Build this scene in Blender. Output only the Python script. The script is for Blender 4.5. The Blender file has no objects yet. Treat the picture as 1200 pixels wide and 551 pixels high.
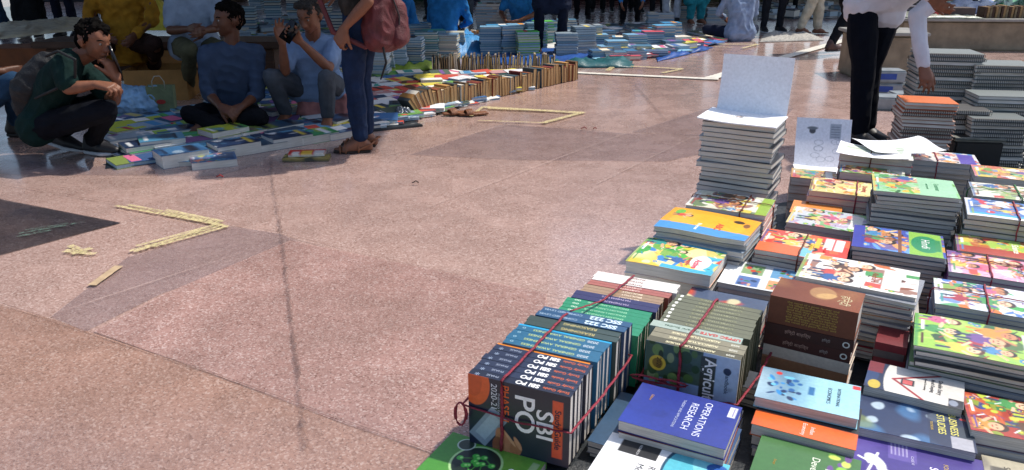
import bpy, bmesh, math, random
import numpy as np
from mathutils import Vector, Matrix, noise
from mathutils.bvhtree import BVHTree
random.seed(7)
R = math.radians
sc = bpy.context.scene
COL = sc.collection
TS = bpy.data.scenes.new('workshop')          # small scene in which modifiers are evaluated quickly
# ------------------------------------------------------------------ camera model
CH, CF, CP = 1.25, 900.0, R(20.7)
SP, CPc = math.sin(CP), math.cos(CP)
def at(px, py, z=0.0):
    u = (px-600)/CF; v = (py-275.5)/CF
    d = (CH-z)/(SP+CPc*v)
    return Vector((u*d, d*(CPc-SP*v), z))
def ray(px, py, Y):
    u = (px-600)/CF; v = (py-275.5)/CF
    d = Y/(CPc-SP*v)
    return Vector((u*d, Y, CH-d*(SP+CPc*v)))
cam_d = bpy.data.cameras.new('camera'); cam = bpy.data.objects.new('camera', cam_d)
COL.objects.link(cam); sc.camera = cam
cam.location = (0, 0, CH); cam.rotation_euler = (math.pi/2-CP, 0, 0)
cam_d.sensor_width = 36; cam_d.lens = 27; cam_d.clip_end = 500; cam_d.clip_start = .05

# ------------------------------------------------------------------ materials
def lin(c):
    c = np.asarray(c, float)
    return np.where(c <= .04045, c/12.92, ((c+.055)/1.055)**2.4)
def hexc(h):
    return tuple(int(h[i:i+2], 16)/255 for i in (0, 2, 4))
MATS = {}
def newmat(name):
    m = bpy.data.materials.new(name); m.use_nodes = True
    nt = m.node_tree; b = nt.nodes['Principled BSDF']
    return m, nt, b
def N(nt, t, **kw):
    n = nt.nodes.new(t)
    for k, v in kw.items():
        if k in n.inputs: n.inputs[k].default_value = v
        else: setattr(n, k, v)
    return n
def mixc(nt, fac, a, b, mode='MIX'):
    n = nt.nodes.new('ShaderNodeMix'); n.data_type = 'RGBA'; n.blend_type = mode
    for s, v in ((0, fac), (6, a), (7, b)):
        if hasattr(v, 'is_linked'): nt.links.new(v, n.inputs[s])
        elif s == 0: n.inputs[0].default_value = v
        else: n.inputs[s].default_value = (*v, 1) if len(v) == 3 else v
    return n.outputs[2]
def plain(name, col, rough=.7, var=.25, scale=20, bump=.0, bscale=60, spec=.5, metal=0, stretch=(1, 1, 1), sheen=0):
    """col in sRGB 0..1 or hex"""
    if name in MATS: return MATS[name]
    if isinstance(col, str): col = hexc(col)
    c = lin(col); m, nt, b = newmat(name)
    tc = N(nt, 'ShaderNodeTexCoord'); mp = N(nt, 'ShaderNodeMapping'); mp.inputs['Scale'].default_value = stretch
    nt.links.new(tc.outputs['Object'], mp.inputs[0])
    no = N(nt, 'ShaderNodeTexNoise', Scale=scale, Detail=4.0); nt.links.new(mp.outputs[0], no.inputs['Vector'])
    rp = N(nt, 'ShaderNodeMapRange'); rp.inputs['From Min'].default_value = .3; rp.inputs['From Max'].default_value = .7
    nt.links.new(no.outputs[0], rp.inputs[0])
    o = mixc(nt, rp.outputs[0], tuple(c*(1-var)), tuple(np.minimum(c*(1+var), .95)))
    nt.links.new(o, b.inputs['Base Color'])
    b.inputs['Roughness'].default_value = rough; b.inputs['Specular IOR Level'].default_value = spec
    b.inputs['Metallic'].default_value = metal
    if sheen: b.inputs['Sheen Weight'].default_value = sheen
    if bump:
        n2 = N(nt, 'ShaderNodeTexNoise', Scale=bscale, Detail=5.0); nt.links.new(mp.outputs[0], n2.inputs['Vector'])
        bp = N(nt, 'ShaderNodeBump', Strength=min(1, bump), Distance=.01*max(1, bump)); nt.links.new(n2.outputs[0], bp.inputs['Height'])
        nt.links.new(bp.outputs[0], b.inputs['Normal'])
    MATS[name] = m; return m
def ink(name, rough=.35, coat=.3, var=.1):
    m, nt, b = newmat(name)
    a = N(nt, 'ShaderNodeAttribute'); a.attribute_name = 'Col'
    tc = N(nt, 'ShaderNodeTexCoord'); no = N(nt, 'ShaderNodeTexNoise', Scale=90, Detail=5.0); nt.links.new(tc.outputs['Object'], no.inputs['Vector'])
    n3 = N(nt, 'ShaderNodeTexNoise', Scale=7, Detail=3.0); nt.links.new(tc.outputs['Object'], n3.inputs['Vector'])
    rp = N(nt, 'ShaderNodeMapRange'); rp.inputs['To Min'].default_value = 1-var*2; rp.inputs['To Max'].default_value = 1+var*2
    nt.links.new(no.outputs[0], rp.inputs[0])
    o = mixc(nt, 1.0, a.outputs['Color'], rp.outputs[0], 'MULTIPLY')
    nt.links.new(o, b.inputs['Base Color'])
    r2 = N(nt, 'ShaderNodeMapRange'); r2.inputs['To Min'].default_value = rough-.12; r2.inputs['To Max'].default_value = rough+.25
    nt.links.new(n3.outputs[0], r2.inputs[0]); nt.links.new(r2.outputs[0], b.inputs['Roughness'])
    bp = N(nt, 'ShaderNodeBump', Strength=.12, Distance=.01); nt.links.new(n3.outputs[0], bp.inputs['Height']); nt.links.new(bp.outputs[0], b.inputs['Normal'])
    b.inputs['Coat Weight'].default_value = coat; b.inputs['Coat Roughness'].default_value = .2
    return m
M_INK = ink('printed_cover'); M_MATT = ink('printed_matt', .6, 0, .12)
def pagemat(name, c1, c2, zs=700, rough=.85):
    m, nt, b = newmat(name)
    tc = N(nt, 'ShaderNodeTexCoord'); mp = N(nt, 'ShaderNodeMapping'); mp.inputs['Scale'].default_value = (9, 9, zs)
    nt.links.new(tc.outputs['Object'], mp.inputs[0])
    no = N(nt, 'ShaderNodeTexNoise', Scale=1.0, Detail=3.0); nt.links.new(mp.outputs[0], no.inputs['Vector'])
    rp = N(nt, 'ShaderNodeMapRange'); rp.inputs['From Min'].default_value = .32; rp.inputs['From Max'].default_value = .68
    nt.links.new(no.outputs[0], rp.inputs[0])
    n2 = N(nt, 'ShaderNodeTexNoise', Scale=5.0, Detail=3.0); nt.links.new(tc.outputs['Object'], n2.inputs['Vector'])
    o = mixc(nt, rp.outputs[0], lin(c1), lin(c2))
    o2 = mixc(nt, n2.outputs[0], tuple(lin((1, 1, 1))), tuple(lin((.78, .76, .72))))
    o = mixc(nt, 1.0, o, o2, 'MULTIPLY')
    nt.links.new(o, b.inputs['Base Color']); b.inputs['Roughness'].default_value = rough
    bp = N(nt, 'ShaderNodeBump', Strength=.5, Distance=.002); nt.links.new(no.outputs[0], bp.inputs['Height']); nt.links.new(bp.outputs[0], b.inputs['Normal'])
    return m
PG_GREY = pagemat('pages_grey', (.74, .72, .70), (.97, .95, .93))
PG_WHITE = pagemat('pages_white', (.8, .79, .77), (.98, .97, .95))
PG_TAN = pagemat('pages_tan', (.5, .36, .22), (.82, .68, .48), 500)
PG_DARK = pagemat('pages_dark', (.3, .31, .31), (.68, .68, .66), 260)
PG_CREAM = pagemat('pages_cream', (.68, .63, .52), (.88, .84, .74))

# ------------------------------------------------------------------ object helpers
def tag(o, label=None, cat=None, group=None, kind=None):
    if label: o['label'] = label
    if cat: o['category'] = cat
    if group: o['group'] = group
    if kind: o['kind'] = kind
    return o
def empty(name, loc=(0, 0, 0), rz=0.0, rot=None):
    o = bpy.data.objects.new(name, None); COL.objects.link(o); o.location = loc
    o.rotation_euler = rot if rot else (0, 0, rz); o.empty_display_size = .05
    return o
def mesh(name, V, F, mat=None, smooth=False, cols=None, autosm=None):
    me = bpy.data.meshes.new(name); me.from_pydata([tuple(v) for v in V], [], [tuple(f) for f in F])
    if mat: me.materials.append(mat)
    if smooth: me.polygons.foreach_set('use_smooth', [True]*len(me.polygons))
    if cols is not None:
        a = me.color_attributes.new('Col', 'FLOAT_COLOR', 'POINT')
        arr = np.ones((len(V), 4), np.float32); arr[:, :3] = cols; a.data.foreach_set('color', arr.ravel())
    me.update(); return me
def put(name, me, parent=None, loc=(0, 0, 0), rot=(0, 0, 0)):
    o = bpy.data.objects.new(name, me); COL.objects.link(o); o.location = loc; o.rotation_euler = rot
    if parent: o.parent = parent
    return o
class MB:
    def __init__(s): s.V = []; s.F = []; s.C = []
    def add(s, V, F, c=(.5, .5, .5)):
        n = len(s.V); s.V += [tuple(v) for v in V]; s.F += [tuple(i+n for i in f) for f in F]
        s.C += [tuple(c)]*len(V)
    def box(s, x0, x1, y0, y1, z0, z1, c=(.5, .5, .5), M=None):
        V = [Vector(v) for v in ((x0, y0, z0), (x1, y0, z0), (x1, y1, z0), (x0, y1, z0), (x0, y0, z1), (x1, y0, z1), (x1, y1, z1), (x0, y1, z1))]
        if M: V = [M @ v for v in V]
        s.add(V, [(0, 3, 2, 1), (4, 5, 6, 7), (0, 1, 5, 4), (1, 2, 6, 5), (2, 3, 7, 6), (3, 0, 4, 7)], c)
    def me(s, name, mat, smooth=False):
        return mesh(name, s.V, s.F, mat, smooth, np.array(s.C, np.float32) if s.C else None)
    def build(s, name, mat, parent=None, smooth=False, **k):
        return put(name, s.me(name, mat, smooth), parent, **k)
def gridbox(mb, x0, x1, y0, y1, z0, z1, nx, ny, bend, c, paint=None):
    """closed sheet; top face painted"""
    xs = np.linspace(x0, x1, nx+1); ys = np.linspace(y0, y1, ny+1)
    X, Y = np.meshgrid(xs, ys, indexing='ij')
    dz = bend(X, Y) if bend else np.zeros_like(X)
    n = (nx+1)*(ny+1); base = len(mb.V)
    top = np.stack([X, Y, z1+dz], -1).reshape(-1, 3); bot = np.stack([X, Y, z0+dz], -1).reshape(-1, 3)
    mb.V += [tuple(v) for v in top] + [tuple(v) for v in bot]
    cc = np.tile(np.asarray(c, float), (n, 1))
    tcol = cc if paint is None else paint(X, Y).reshape(-1, 3)
    mb.C += [tuple(v) for v in tcol] + [tuple(v) for v in cc]
    W = ny+1
    for i in range(nx):
        for j in range(ny):
            a = base+i*W+j; b = a+W
            mb.F.append((a, b, b+1, a+1)); mb.F.append((a+n, a+1+n, b+1+n, b+n))
    for i in range(nx):
        a = base+i*W; b = a+W; mb.F.append((a, a+n, b+n, b))
        a += ny; b += ny; mb.F.append((a, b, b+n, a+n))
    for j in range(ny):
        a = base+j; mb.F.append((a, a+1, a+1+n, a+n))
        a = base+nx*W+j; mb.F.append((a, a+n, a+1+n, a+1))

# text -> mesh data (flat, slightly extruded)
def text_me(s, size, bold=.0, ext=.0002, space=1.0, align='CENTER'):
    cu = bpy.data.curves.new('lettering', 'FONT'); cu.body = s; cu.size = size; cu.offset = bold*size
    cu.extrude = ext; cu.align_x = align; cu.align_y = 'CENTER'; cu.space_character = space; cu.resolution_u = 4
    o = bpy.data.objects.new('lettering', cu); TS.collection.objects.link(o)
    TS.view_layers[0].update(); dg = TS.view_layers[0].depsgraph
    me = bpy.data.meshes.new_from_object(o.evaluated_get(dg))
    bpy.data.objects.remove(o); bpy.data.curves.remove(cu)
    return me
class Letters:
    """lines of lettering; each line becomes a part of its own"""
    def __init__(s): s.L = []
    @property
    def any(s): return bool(s.L)
    def add(s, txt, size, M, col, bold=.0, stretch=(1, 1), space=1.0, bend=None, align='CENTER'):
        key = (txt, size, bold, space, align)
        if key not in TXT: TXT[key] = text_me(txt, size, bold, space=space, align=align)
        me = TXT[key]; c = lin(hexc(col) if isinstance(col, str) else col)
        V = []
        for v in me.vertices:
            p = M @ Vector((v.co.x*stretch[0], v.co.y*stretch[1], v.co.z))
            if bend: p.z += float(bend(p.x, p.y))
            V.append(p)
        mb = MB(); mb.add(V, [tuple(p.vertices) for p in me.polygons], c); s.L.append(mb); return s
    def build(s, parent, name='title', mat=None):
        for mb in s.L: mb.build(name, mat or M_MATT, parent)
TXT = {}
def MT(x, y, z, rz=-90):                      # lettering flat on a cover, tops towards +x by default
    return Matrix.Translation((x, y, z)) @ Matrix.Rotation(R(rz), 4, 'Z')

# ------------------------------------------------------------------ cover painting
class Paint:
    """art space: S to the right of the art (local -y), T up the art (local +x), metres, origin at lower left"""
    def __init__(s, X, Y, w, d, bg):
        s.S = d/2-Y; s.T = X+w/2; s.w = d; s.h = w
        s.c = np.tile(lin(hexc(bg)), X.shape+(1,)).astype(float)
        s.aa = max(.0012, abs(X[1, 0]-X[0, 0])*.8) if X.shape[0] > 1 else .002
    def _mix(s, sd, col, alpha=1):
        a = np.clip(.5-sd/s.aa, 0, 1)*alpha
        col = lin(hexc(col)) if isinstance(col, str) else np.asarray(col)
        s.c += (col-s.c)*a[..., None]
    def rect(s, x0, x1, y0, y1, col, alpha=1, r=0, rot=0):
        cx, cy = (x0+x1)/2*s.w, (y0+y1)/2*s.h; hx, hy = (x1-x0)/2*s.w, (y1-y0)/2*s.h
        dx, dy = s.S-cx, s.T-cy
        if rot: ca, sa = math.cos(R(rot)), math.sin(R(rot)); dx, dy = dx*ca+dy*sa, -dx*sa+dy*ca
        s._mix(np.maximum(abs(dx)-hx, abs(dy)-hy), col, alpha); return s
    def ell(s, cx, cy, rx, ry, col, alpha=1, rot=0):       # radii in fractions of the width
        dx, dy = s.S-cx*s.w, s.T-cy*s.h
        if rot: ca, sa = math.cos(R(rot)), math.sin(R(rot)); dx, dy = dx*ca+dy*sa, -dx*sa+dy*ca
        rx *= s.w; ry *= s.w
        q = np.sqrt((dx/rx)**2+(dy/ry)**2)
        s._mix((q-1)*min(rx, ry), col, alpha); return s
    def ring(s, cx, cy, rx, ry, th, col):
        dx, dy = s.S-cx*s.w, s.T-cy*s.h; rx *= s.w; ry *= s.w
        q = np.sqrt((dx/rx)**2+(dy/ry)**2)
        s._mix(abs((q-1)*min(rx, ry))-th, col); return s
    def line(s, x0, y0, x1, y1, th, col, alpha=1):
        a = np.array((x0*s.w, y0*s.h)); b = np.array((x1*s.w, y1*s.h)); ab = b-a
        t = np.clip(((s.S-a[0])*ab[0]+(s.T-a[1])*ab[1])/(ab@ab+1e-9), 0, 1)
        s._mix(np.hypot(s.S-a[0]-t*ab[0], s.T-a[1]-t*ab[1])-th, col, alpha); return s
    def noise(s, col, seed, n=14, lo=.0, hi=1, f=60, alpha=1):
        r = np.random.RandomState(seed); v = 0
        for k in range(n):
            an = r.rand()*6.28; fr = f*(.4+1.3*r.rand()); v = v+np.sin(s.S*fr*math.cos(an)+s.T*fr*math.sin(an)+r.rand()*6.28)
        v = v/math.sqrt(n)
        a = np.clip((v-lo)/(hi-lo), 0, 1)*alpha; col = lin(hexc(col)) if isinstance(col, str) else col
        s.c += (col-s.c)*a[..., None]; return s
    def grad(s, col, y0, y1, alpha=1):
        a = np.clip((s.T/s.h-y0)/(y1-y0), 0, 1)*alpha; s.c += (lin(hexc(col))-s.c)*a[..., None]; return s
    def kid(s, cx, cy, sz, hair, shirt, rnd, skin='e8b48a'):
        s.ell(cx, cy-sz*1.15*s.w/s.h, sz*.75, sz*.85, shirt)
        for q in (-1, 1):
            s.line(cx+q*sz*.5, cy-sz*.8*s.w/s.h, cx+q*sz*1.25, cy-(rnd.random()*1.2-.2)*sz*s.w/s.h, sz*.13*s.w, skin)
            s.line(cx+q*sz*.3, cy-sz*1.8*s.w/s.h, cx+q*sz*.35, cy-sz*2.6*s.w/s.h, sz*.16*s.w, shirt if rnd.random() < .4 else '34425e')
        s.ell(cx, cy+sz*.12*s.w/s.h, sz*.62, sz*.62, hair); s.ell(cx, cy-sz*.08*s.w/s.h, sz*.5, sz*.5, skin)
        for q in (-1, 1): s.ell(cx+q*sz*.2, cy-sz*.02*s.w/s.h, sz*.07, sz*.08, '20140c')
        s.ell(cx, cy-sz*.3*s.w/s.h, sz*.16, sz*.05, 'b03028')
        return s
    def flower(s, cx, cy, sz, col, mid='f2d23c'):
        for k in range(6):
            a = k*1.047; s.ell(cx+math.cos(a)*sz*.6, cy+math.sin(a)*sz*.6*s.w/s.h, sz*.38, sz*.38, col)
        s.ell(cx, cy, sz*.32, sz*.32, mid); return s
BRIGHT = ['cc5040', 'd8943c', 'dcc654', '4c9a54', '4488b8', '745090', 'c86488', 'e8e6e2', '3c9a90', '88ac50', 'a83440', '34609a', 'e8d8bc', '5c3c28']
SKINS = ['e8b48a', 'c98a5c', 'f2c9a2']
def art_kids(seed, bg, accents=None, n=9, kids=4, band=None, leaf=0):
    def f(P):
        r = random.Random(seed); ac = accents or BRIGHT
        P.noise(ac[0], seed, lo=.3, hi=.5, f=35, alpha=.8)
        P.noise(ac[1], seed+1, lo=.6, hi=.75, f=45, alpha=.8)
        P.noise(ac[2 % len(ac)], seed+5, lo=.9, hi=1.0, f=40, alpha=.85)
        for k in range(n*2):
            P.ell(r.random(), r.random(), r.uniform(.04, .16), r.uniform(.02, .09), r.choice(ac), rot=r.uniform(0, 180))
        for k in range(n//2): x, y = r.random(), r.random(); P.rect(x, x+r.uniform(.08, .25), y, y+r.uniform(.05, .15), r.choice(ac+BRIGHT[:4]), rot=r.uniform(-20, 20))
        for k in range(leaf*2):
            P.ell(r.random(), r.random(), .09, .028, r.choice(['3f8a2c', '6cb040', '2c6a30', '8cc058']), rot=r.uniform(0, 180))
        for k in range(n):
            P.flower(r.random(), r.uniform(0, 1), r.uniform(.03, .07), r.choice(ac+BRIGHT[:6]))
        for k in range(kids+2):
            P.kid(.1+.8*((k*.618+r.random()*.2) % 1), r.uniform(.2, .72), r.uniform(.10, .19), r.choice(['1c1410', '3a2212', '5a3016']), r.choice(BRIGHT), r, r.choice(SKINS))
        for k in range(n*3):                                       # speckle of small printed detail
            P.line(*(lambda a, b: (a, b, a+r.uniform(-.10, .10), b+r.uniform(-.06, .06)))(r.random(), r.random()), r.uniform(.0008, .002), r.choice(['20242c', 'ffffff', 'c22a3a', '3a2a20', ac[-1]]))
        ty = r.uniform(.78, .88)
        if not band and r.random() < .6: P.rect(.12, .88, ty-.07, ty+.08, r.choice(['f0f0ea', ac[0], ac[-1]]), .85)
        if band:
            for (x0, x1, y0, y1, c) in band: P.rect(x0, x1, y0, y1, c)
        c0, c1 = r.choice(BRIGHT), r.choice(BRIGHT)
        P.rect(0, 1, 0, .03, c0, .8).rect(.2, .5, .05, .075, 'f0f0f0').rect(.6, .9, .05, .07, c1)
    return f
def art_plain(c2, seed=0):
    return lambda P: P.noise(c2, seed, lo=.2, hi=1.6, f=30, alpha=.6)

# ------------------------------------------------------------------ a book (lying, centred, base at z=0)
def book_mesh(w, d, t, col, bg=None, art=None, spine='B', bend=None, ct=.0011, cell=.003, pages=PG_GREY, cols2=None, mat=None, lift=None):
    c = lin(hexc(col)); nb = (12, 8) if bend else (1, 1)
    o = .0025
    xo = (o if spine != 'L' else .001, o if spine != 'R' else .001); yo = (o if spine != 'F' else .001, o if spine != 'B' else .001)
    pg = MB(); gridbox(pg, -w/2+xo[0], w/2-xo[1], -d/2+yo[0], d/2-yo[1], ct+.0002, t-ct-.0002, *nb, bend, (.8, .8, .8))
    cv = MB(); gridbox(cv, -w/2, w/2, -d/2, d/2, 0, ct, *nb, bend, c)
    if art or bg:
        nx, ny = max(2, int(w/cell)), max(2, int(d/cell))
        def pf(X, Y):
            P = Paint(X, Y, w, d, bg or col)
            if art: art(P)
            return np.clip(P.c, .003, .9)
        gridbox(cv, -w/2, w/2, -d/2, d/2, t-ct, t, nx, ny, bend, c, pf)
    else: gridbox(cv, -w/2, w/2, -d/2, d/2, t-ct, t, *nb, bend, c)
    sp = lin(hexc(cols2)) if cols2 else c
    e = .0012
    ar = {'B': (-w/2, w/2, d/2-e, d/2), 'F': (-w/2, w/2, -d/2, -d/2+e), 'L': (-w/2, -w/2+e, -d/2, d/2), 'R': (w/2-e, w/2, -d/2, d/2)}[spine]
    gridbox(cv, *ar, ct-.0001, t-ct+.0001, (nb[0] if spine in 'BF' else 1), (nb[1] if spine in 'LR' else 1), bend, sp)
    return cv.me('cover', mat or M_INK), pg.me('pages', pages)
def place_book(meshes, label, loc, rz, cat='book', group=None, rot=None, name='book', jit=None):
    r = empty(name, loc, rz, rot); tag(r, label, cat, group)
    put('cover', meshes[0], r); put('pages', meshes[1], r)
    return r
ORD = ['top', 'second', 'third', 'fourth', 'fifth', 'sixth', 'seventh', 'eighth', 'ninth', 'tenth', 'eleventh', 'twelfth', 'thirteenth', 'fourteenth',
       'fifteenth', 'sixteenth', 'seventeenth', 'eighteenth', 'nineteenth', 'twentieth', 'twenty-first', 'twenty-second', 'twenty-third', 'twenty-fourth',
       'twenty-fifth', 'twenty-sixth', 'twenty-seventh', 'twenty-eighth']
NB = [0]
FOOT = []
def stack(pile, fl, z, w, d, n, yaw=-27,  cols=('888888',), adj='', bg=None, art=None, spine='B', sag=0, jit=.006, jr=1.5, pages=PG_GREY,
          text=None, cell=.003, base=0., mat=None, cat='book', topcol=None, bl=False, grp=True, name='book'):
    """fl = pixel of the front-left top corner (at height z) of the pile; books from `base` to z"""
    t = (z-base)/n; a = R(yaw); p = at(fl[0], fl[1], z)
    ex = Vector((math.cos(a), math.sin(a), 0)); ey = Vector((-math.sin(a), math.cos(a), 0))
    c0 = p+ex*w/2+ey*d/2*(-1 if bl else 1); c0.z = 0
    FOOT.append((pile, c0.x, c0.y, w, d, yaw, z))
    rnd = random.Random(sum(map(ord, pile)))
    group = 'books in the '+pile
    def bend_for(k):
        if not sag: return None
        return lambda X, Y: .35*sag*k*np.clip((X/(w/2)-Y/(d/2))-1.45, 0, 1)*3-sag*k*(np.abs(X/(w/2))**2.2*.6+np.clip(-Y/(d/2), 0, 1)**2*.5+.35*np.sin(X/w*5+k)*.4)
    ms = {}
    out = []
    for i in range(n):                                     # i = 0 is the top book
        lev = n-1-i; top = i == 0
        bk = max(0., (lev+1)/n)**1.5
        if top: m = book_mesh(w, d, t*.98, topcol or cols[0], bg, art, spine, bend_for(bk), cell=cell, pages=pages[0] if isinstance(pages, (list, tuple)) else pages, mat=mat)
        else:
            key = (lev if sag else i) % 3 if not sag else lev
            cc = cols[i % len(cols)]
            key = (key, cc)
            if key not in ms:
                pg = pages[i % len(pages)] if isinstance(pages, (list, tuple)) else pages
                ms[key] = book_mesh(w*(1+rnd.uniform(-.02, .01)), d*(1+rnd.uniform(-.03, .01)), t*.98, cc, None, None, spine, bend_for(bk), pages=pg, mat=mat)
            m = ms[key]
        q = c0+ex*rnd.uniform(-jit, jit)*(0 if top else 1)+ey*rnd.uniform(-jit, jit)*(0 if top else 1)
        q.z = base+lev*t
        lab = f"{ORD[i]} {cat} of the {pile}" if not (top and text and text.get('label')) else text['label']
        if n == 1: lab = text['label'] if text and text.get('label') else pile
        b = place_book(m, lab, q, a+R(rnd.uniform(-jr, jr))*(0 if top else 1), cat, group if n > 1 else None, name=name)
        out.append(b)
        if top and text:
            L = Letters()
            for (s_, size, x, y, col, *r) in text.get('lines', []):
                kw = r[0] if r else {}
                rz = kw.pop('rz', -90) if r else -90
                L.add(s_, size, MT(x, y, t*.98+.0004, rz), col, bend=bend_for(bk), **kw)
            L.build(b)
    return out
# ================================================================== GROUND
EXPO = 0.32
def granite(name, base, dark, light, rough=.24, alpha=1.0):
    m, nt, b = newmat(name)
    tc = N(nt, 'ShaderNodeTexCoord')
    v = N(nt, 'ShaderNodeTexVoronoi', Scale=190.0); nt.links.new(tc.outputs['Object'], v.inputs['Vector'])
    sep = N(nt, 'ShaderNodeSeparateColor'); nt.links.new(v.outputs['Color'], sep.inputs[0])
    cr = nt.nodes.new('ShaderNodeValToRGB'); e = cr.color_ramp.elements
    e[0].position = 0; e[0].color = (*lin(hexc(dark)), 1); e[1].position = 1; e[1].color = (*lin(hexc(light)), 1)
    a = e.new(.28); a.color = (*lin(hexc(base)), 1); a = e.new(.72); a.color = (*lin(hexc(base)), 1)
    nt.links.new(sep.outputs[0], cr.inputs[0])
    n1 = N(nt, 'ShaderNodeTexNoise', Scale=.9, Detail=6.0, Roughness=.65); nt.links.new(tc.outputs['Object'], n1.inputs['Vector'])
    n2 = N(nt, 'ShaderNodeTexNoise', Scale=4.5, Detail=8.0, Roughness=.7); nt.links.new(tc.outputs['Object'], n2.inputs['Vector'])
    r1 = N(nt, 'ShaderNodeMapRange'); r1.inputs['From Min'].default_value = .35; r1.inputs['From Max'].default_value = .65; r1.inputs['To Min'].default_value = .86; r1.inputs['To Max'].default_value = 1.08
    nt.links.new(n1.outputs[0], r1.inputs[0])
    r2 = N(nt, 'ShaderNodeMapRange'); r2.inputs['From Min'].default_value = .3; r2.inputs['From Max'].default_value = .7; r2.inputs['To Min'].default_value = .88; r2.inputs['To Max'].default_value = 1.08
    nt.links.new(n2.outputs[0], r2.inputs[0])
    o = mixc(nt, 1.0, cr.outputs[0], r1.outputs[0], 'MULTIPLY'); o = mixc(nt, 1.0, o, r2.outputs[0], 'MULTIPLY')
    nt.links.new(o, b.inputs['Base Color'])
    r3 = N(nt, 'ShaderNodeMapRange'); r3.inputs['From Min'].default_value = .3; r3.inputs['From Max'].default_value = .7; r3.inputs['To Min'].default_value = rough-.1; r3.inputs['To Max'].default_value = rough+.16
    nt.links.new(n2.outputs[0], r3.inputs[0]); nt.links.new(r3.outputs[0], b.inputs['Roughness'])
    bp = N(nt, 'ShaderNodeBump', Strength=.02, Distance=.002); nt.links.new(sep.outputs[1], bp.inputs['Height']); nt.links.new(bp.outputs[0], b.inputs['Normal'])
    b.inputs['Coat Weight'].default_value = .7; b.inputs['Coat Roughness'].default_value = .13
    if alpha < 1:
        ra = N(nt, 'ShaderNodeMapRange'); ra.inputs['From Min'].default_value = .35; ra.inputs['From Max'].default_value = .65; ra.inputs['To Min'].default_value = alpha*.6; ra.inputs['To Max'].default_value = min(1, alpha*1.3)
        nt.links.new(n1.outputs[0], ra.inputs[0]); nt.links.new(ra.outputs[0], b.inputs['Alpha'])
    return m
G_MAIN = granite('granite_rose', 'b4958a', '8e7064', 'd6beb4')
G_TAN = granite('granite_tan', 'b48e7c', '8e6c5c', 'd2b6a8', .24, .7)
G_PINK = granite('granite_pink', 'b89288', '8a665c', 'dec6be', .3, .7)
G_GREY = granite('granite_grey', '948286', '7a6a6e', 'aea0a2', .2, .33)
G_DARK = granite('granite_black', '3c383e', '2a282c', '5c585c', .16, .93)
fl = MB(); fl.box(-40, 40, -12, 70, -.3, 0)
o = fl.build('floor', G_MAIN); tag(o, kind='structure')
def patch(name, pts, mat, z, jag=0, seed=0, px=True, n=1):
    P = [at(*p) if px else Vector((*p, 0)) for p in pts]; r = random.Random(seed)
    if jag:
        Q = []
        for a, b_ in zip(P, P[1:]+P[:1]):
            k = max(1, int((b_-a).length/.03))
            for i in range(k): Q.append(a.lerp(b_, i/k)+Vector((r.uniform(-jag, jag), r.uniform(-jag, jag), 0)))
        P = Q
    me = mesh(name, [(p.x, p.y, z) for p in P], [tuple(range(len(P)))], mat)
    o = put(name, me); tag(o, kind='structure'); return o
patch('floor_inlay', [(0, 358), (60, 374), (242, 437), (400, 497), (560, 551), (620, 600), (-200, 620), (-200, 300)], G_TAN, .003)
patch('floor_inlay', [(330, 275), (268, 266), (150, 302), (60, 372), (100, 390), (190, 345), (360, 288)], G_GREY, .004)
patch('floor_inlay', [(340, 283), (405, 296), (640, 345), (640, 551), (560, 551), (400, 497), (242, 437), (110, 390), (190, 347)], G_PINK, .005)
patch('floor_inlay', [(480, 182), (590, 146), (735, 157), (822, 158), (850, 175), (780, 190), (600, 188)], G_GREY, .004)
patch('floor_inlay', [(740, 156), (860, 118), (930, 128), (900, 160), (820, 160)], G_GREY, .008)
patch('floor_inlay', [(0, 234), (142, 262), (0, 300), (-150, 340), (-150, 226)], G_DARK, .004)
patch('floor_inlay', [(0, 186), (110, 196), (330, 172), (300, 195), (255, 207), (0, 205), (-100, 200)], G_GREY, .004)
def worn(name, col, sc_=60, lo=.42, hi=.58, amax=1.0, rough=.6):
    m = plain(name, col, rough, .15, 20); nt = m.node_tree; b = nt.nodes['Principled BSDF']
    tc = N(nt, 'ShaderNodeTexCoord'); no = N(nt, 'ShaderNodeTexNoise', Scale=float(sc_), Detail=8.0, Roughness=.7); nt.links.new(tc.outputs['Object'], no.inputs['Vector'])
    r_ = N(nt, 'ShaderNodeMapRange'); r_.inputs['From Min'].default_value = lo; r_.inputs['From Max'].default_value = hi; r_.inputs['To Max'].default_value = amax
    nt.links.new(no.outputs[0], r_.inputs[0]); nt.links.new(r_.outputs[0], b.inputs['Alpha']); return m
M_YEL = worn('yellow_floor_paint', 'ccbe8c', 70, .36, .56, .92)
M_WHT = worn('white_floor_line', 'd8d4c8', 12, .2, .4, .95)
M_JOINT = worn('floor_joint_grout', '6c544c', 3, .3, .6, .75)
M_STAIN = worn('dried_stain', '5c4844', 22, .35, .6, .5)
M_SEAM = worn('pale_joint_grout', 'c4aca0', 3, .3, .6, .6)
def stroke(name, a, b_, wd, mat, z=.010, seed=0, ends=.0, dry=0):
    A, B = at(*a), at(*b_); r = random.Random(seed); n = max(2, int((B-A).length/.02))
    s = (B-A).normalized().cross(Vector((0, 0, 1))); L = []; Rr = []
    for i in range(n+1):
        p = A.lerp(B, i/n); w1 = wd/2*(1+r.uniform(-dry, dry)); w2 = wd/2*(1+r.uniform(-dry, dry))
        L.append(p+s*w1); Rr.append(p-s*w2)
    P = L+Rr[::-1]
    F = [(i, i+1, 2*n+1-i-1, 2*n+1-i) for i in range(n)]
    me = mesh(name, [(p.x, p.y, z) for p in P], F, mat); o = put(name, me); tag(o, kind='structure'); return o
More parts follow.
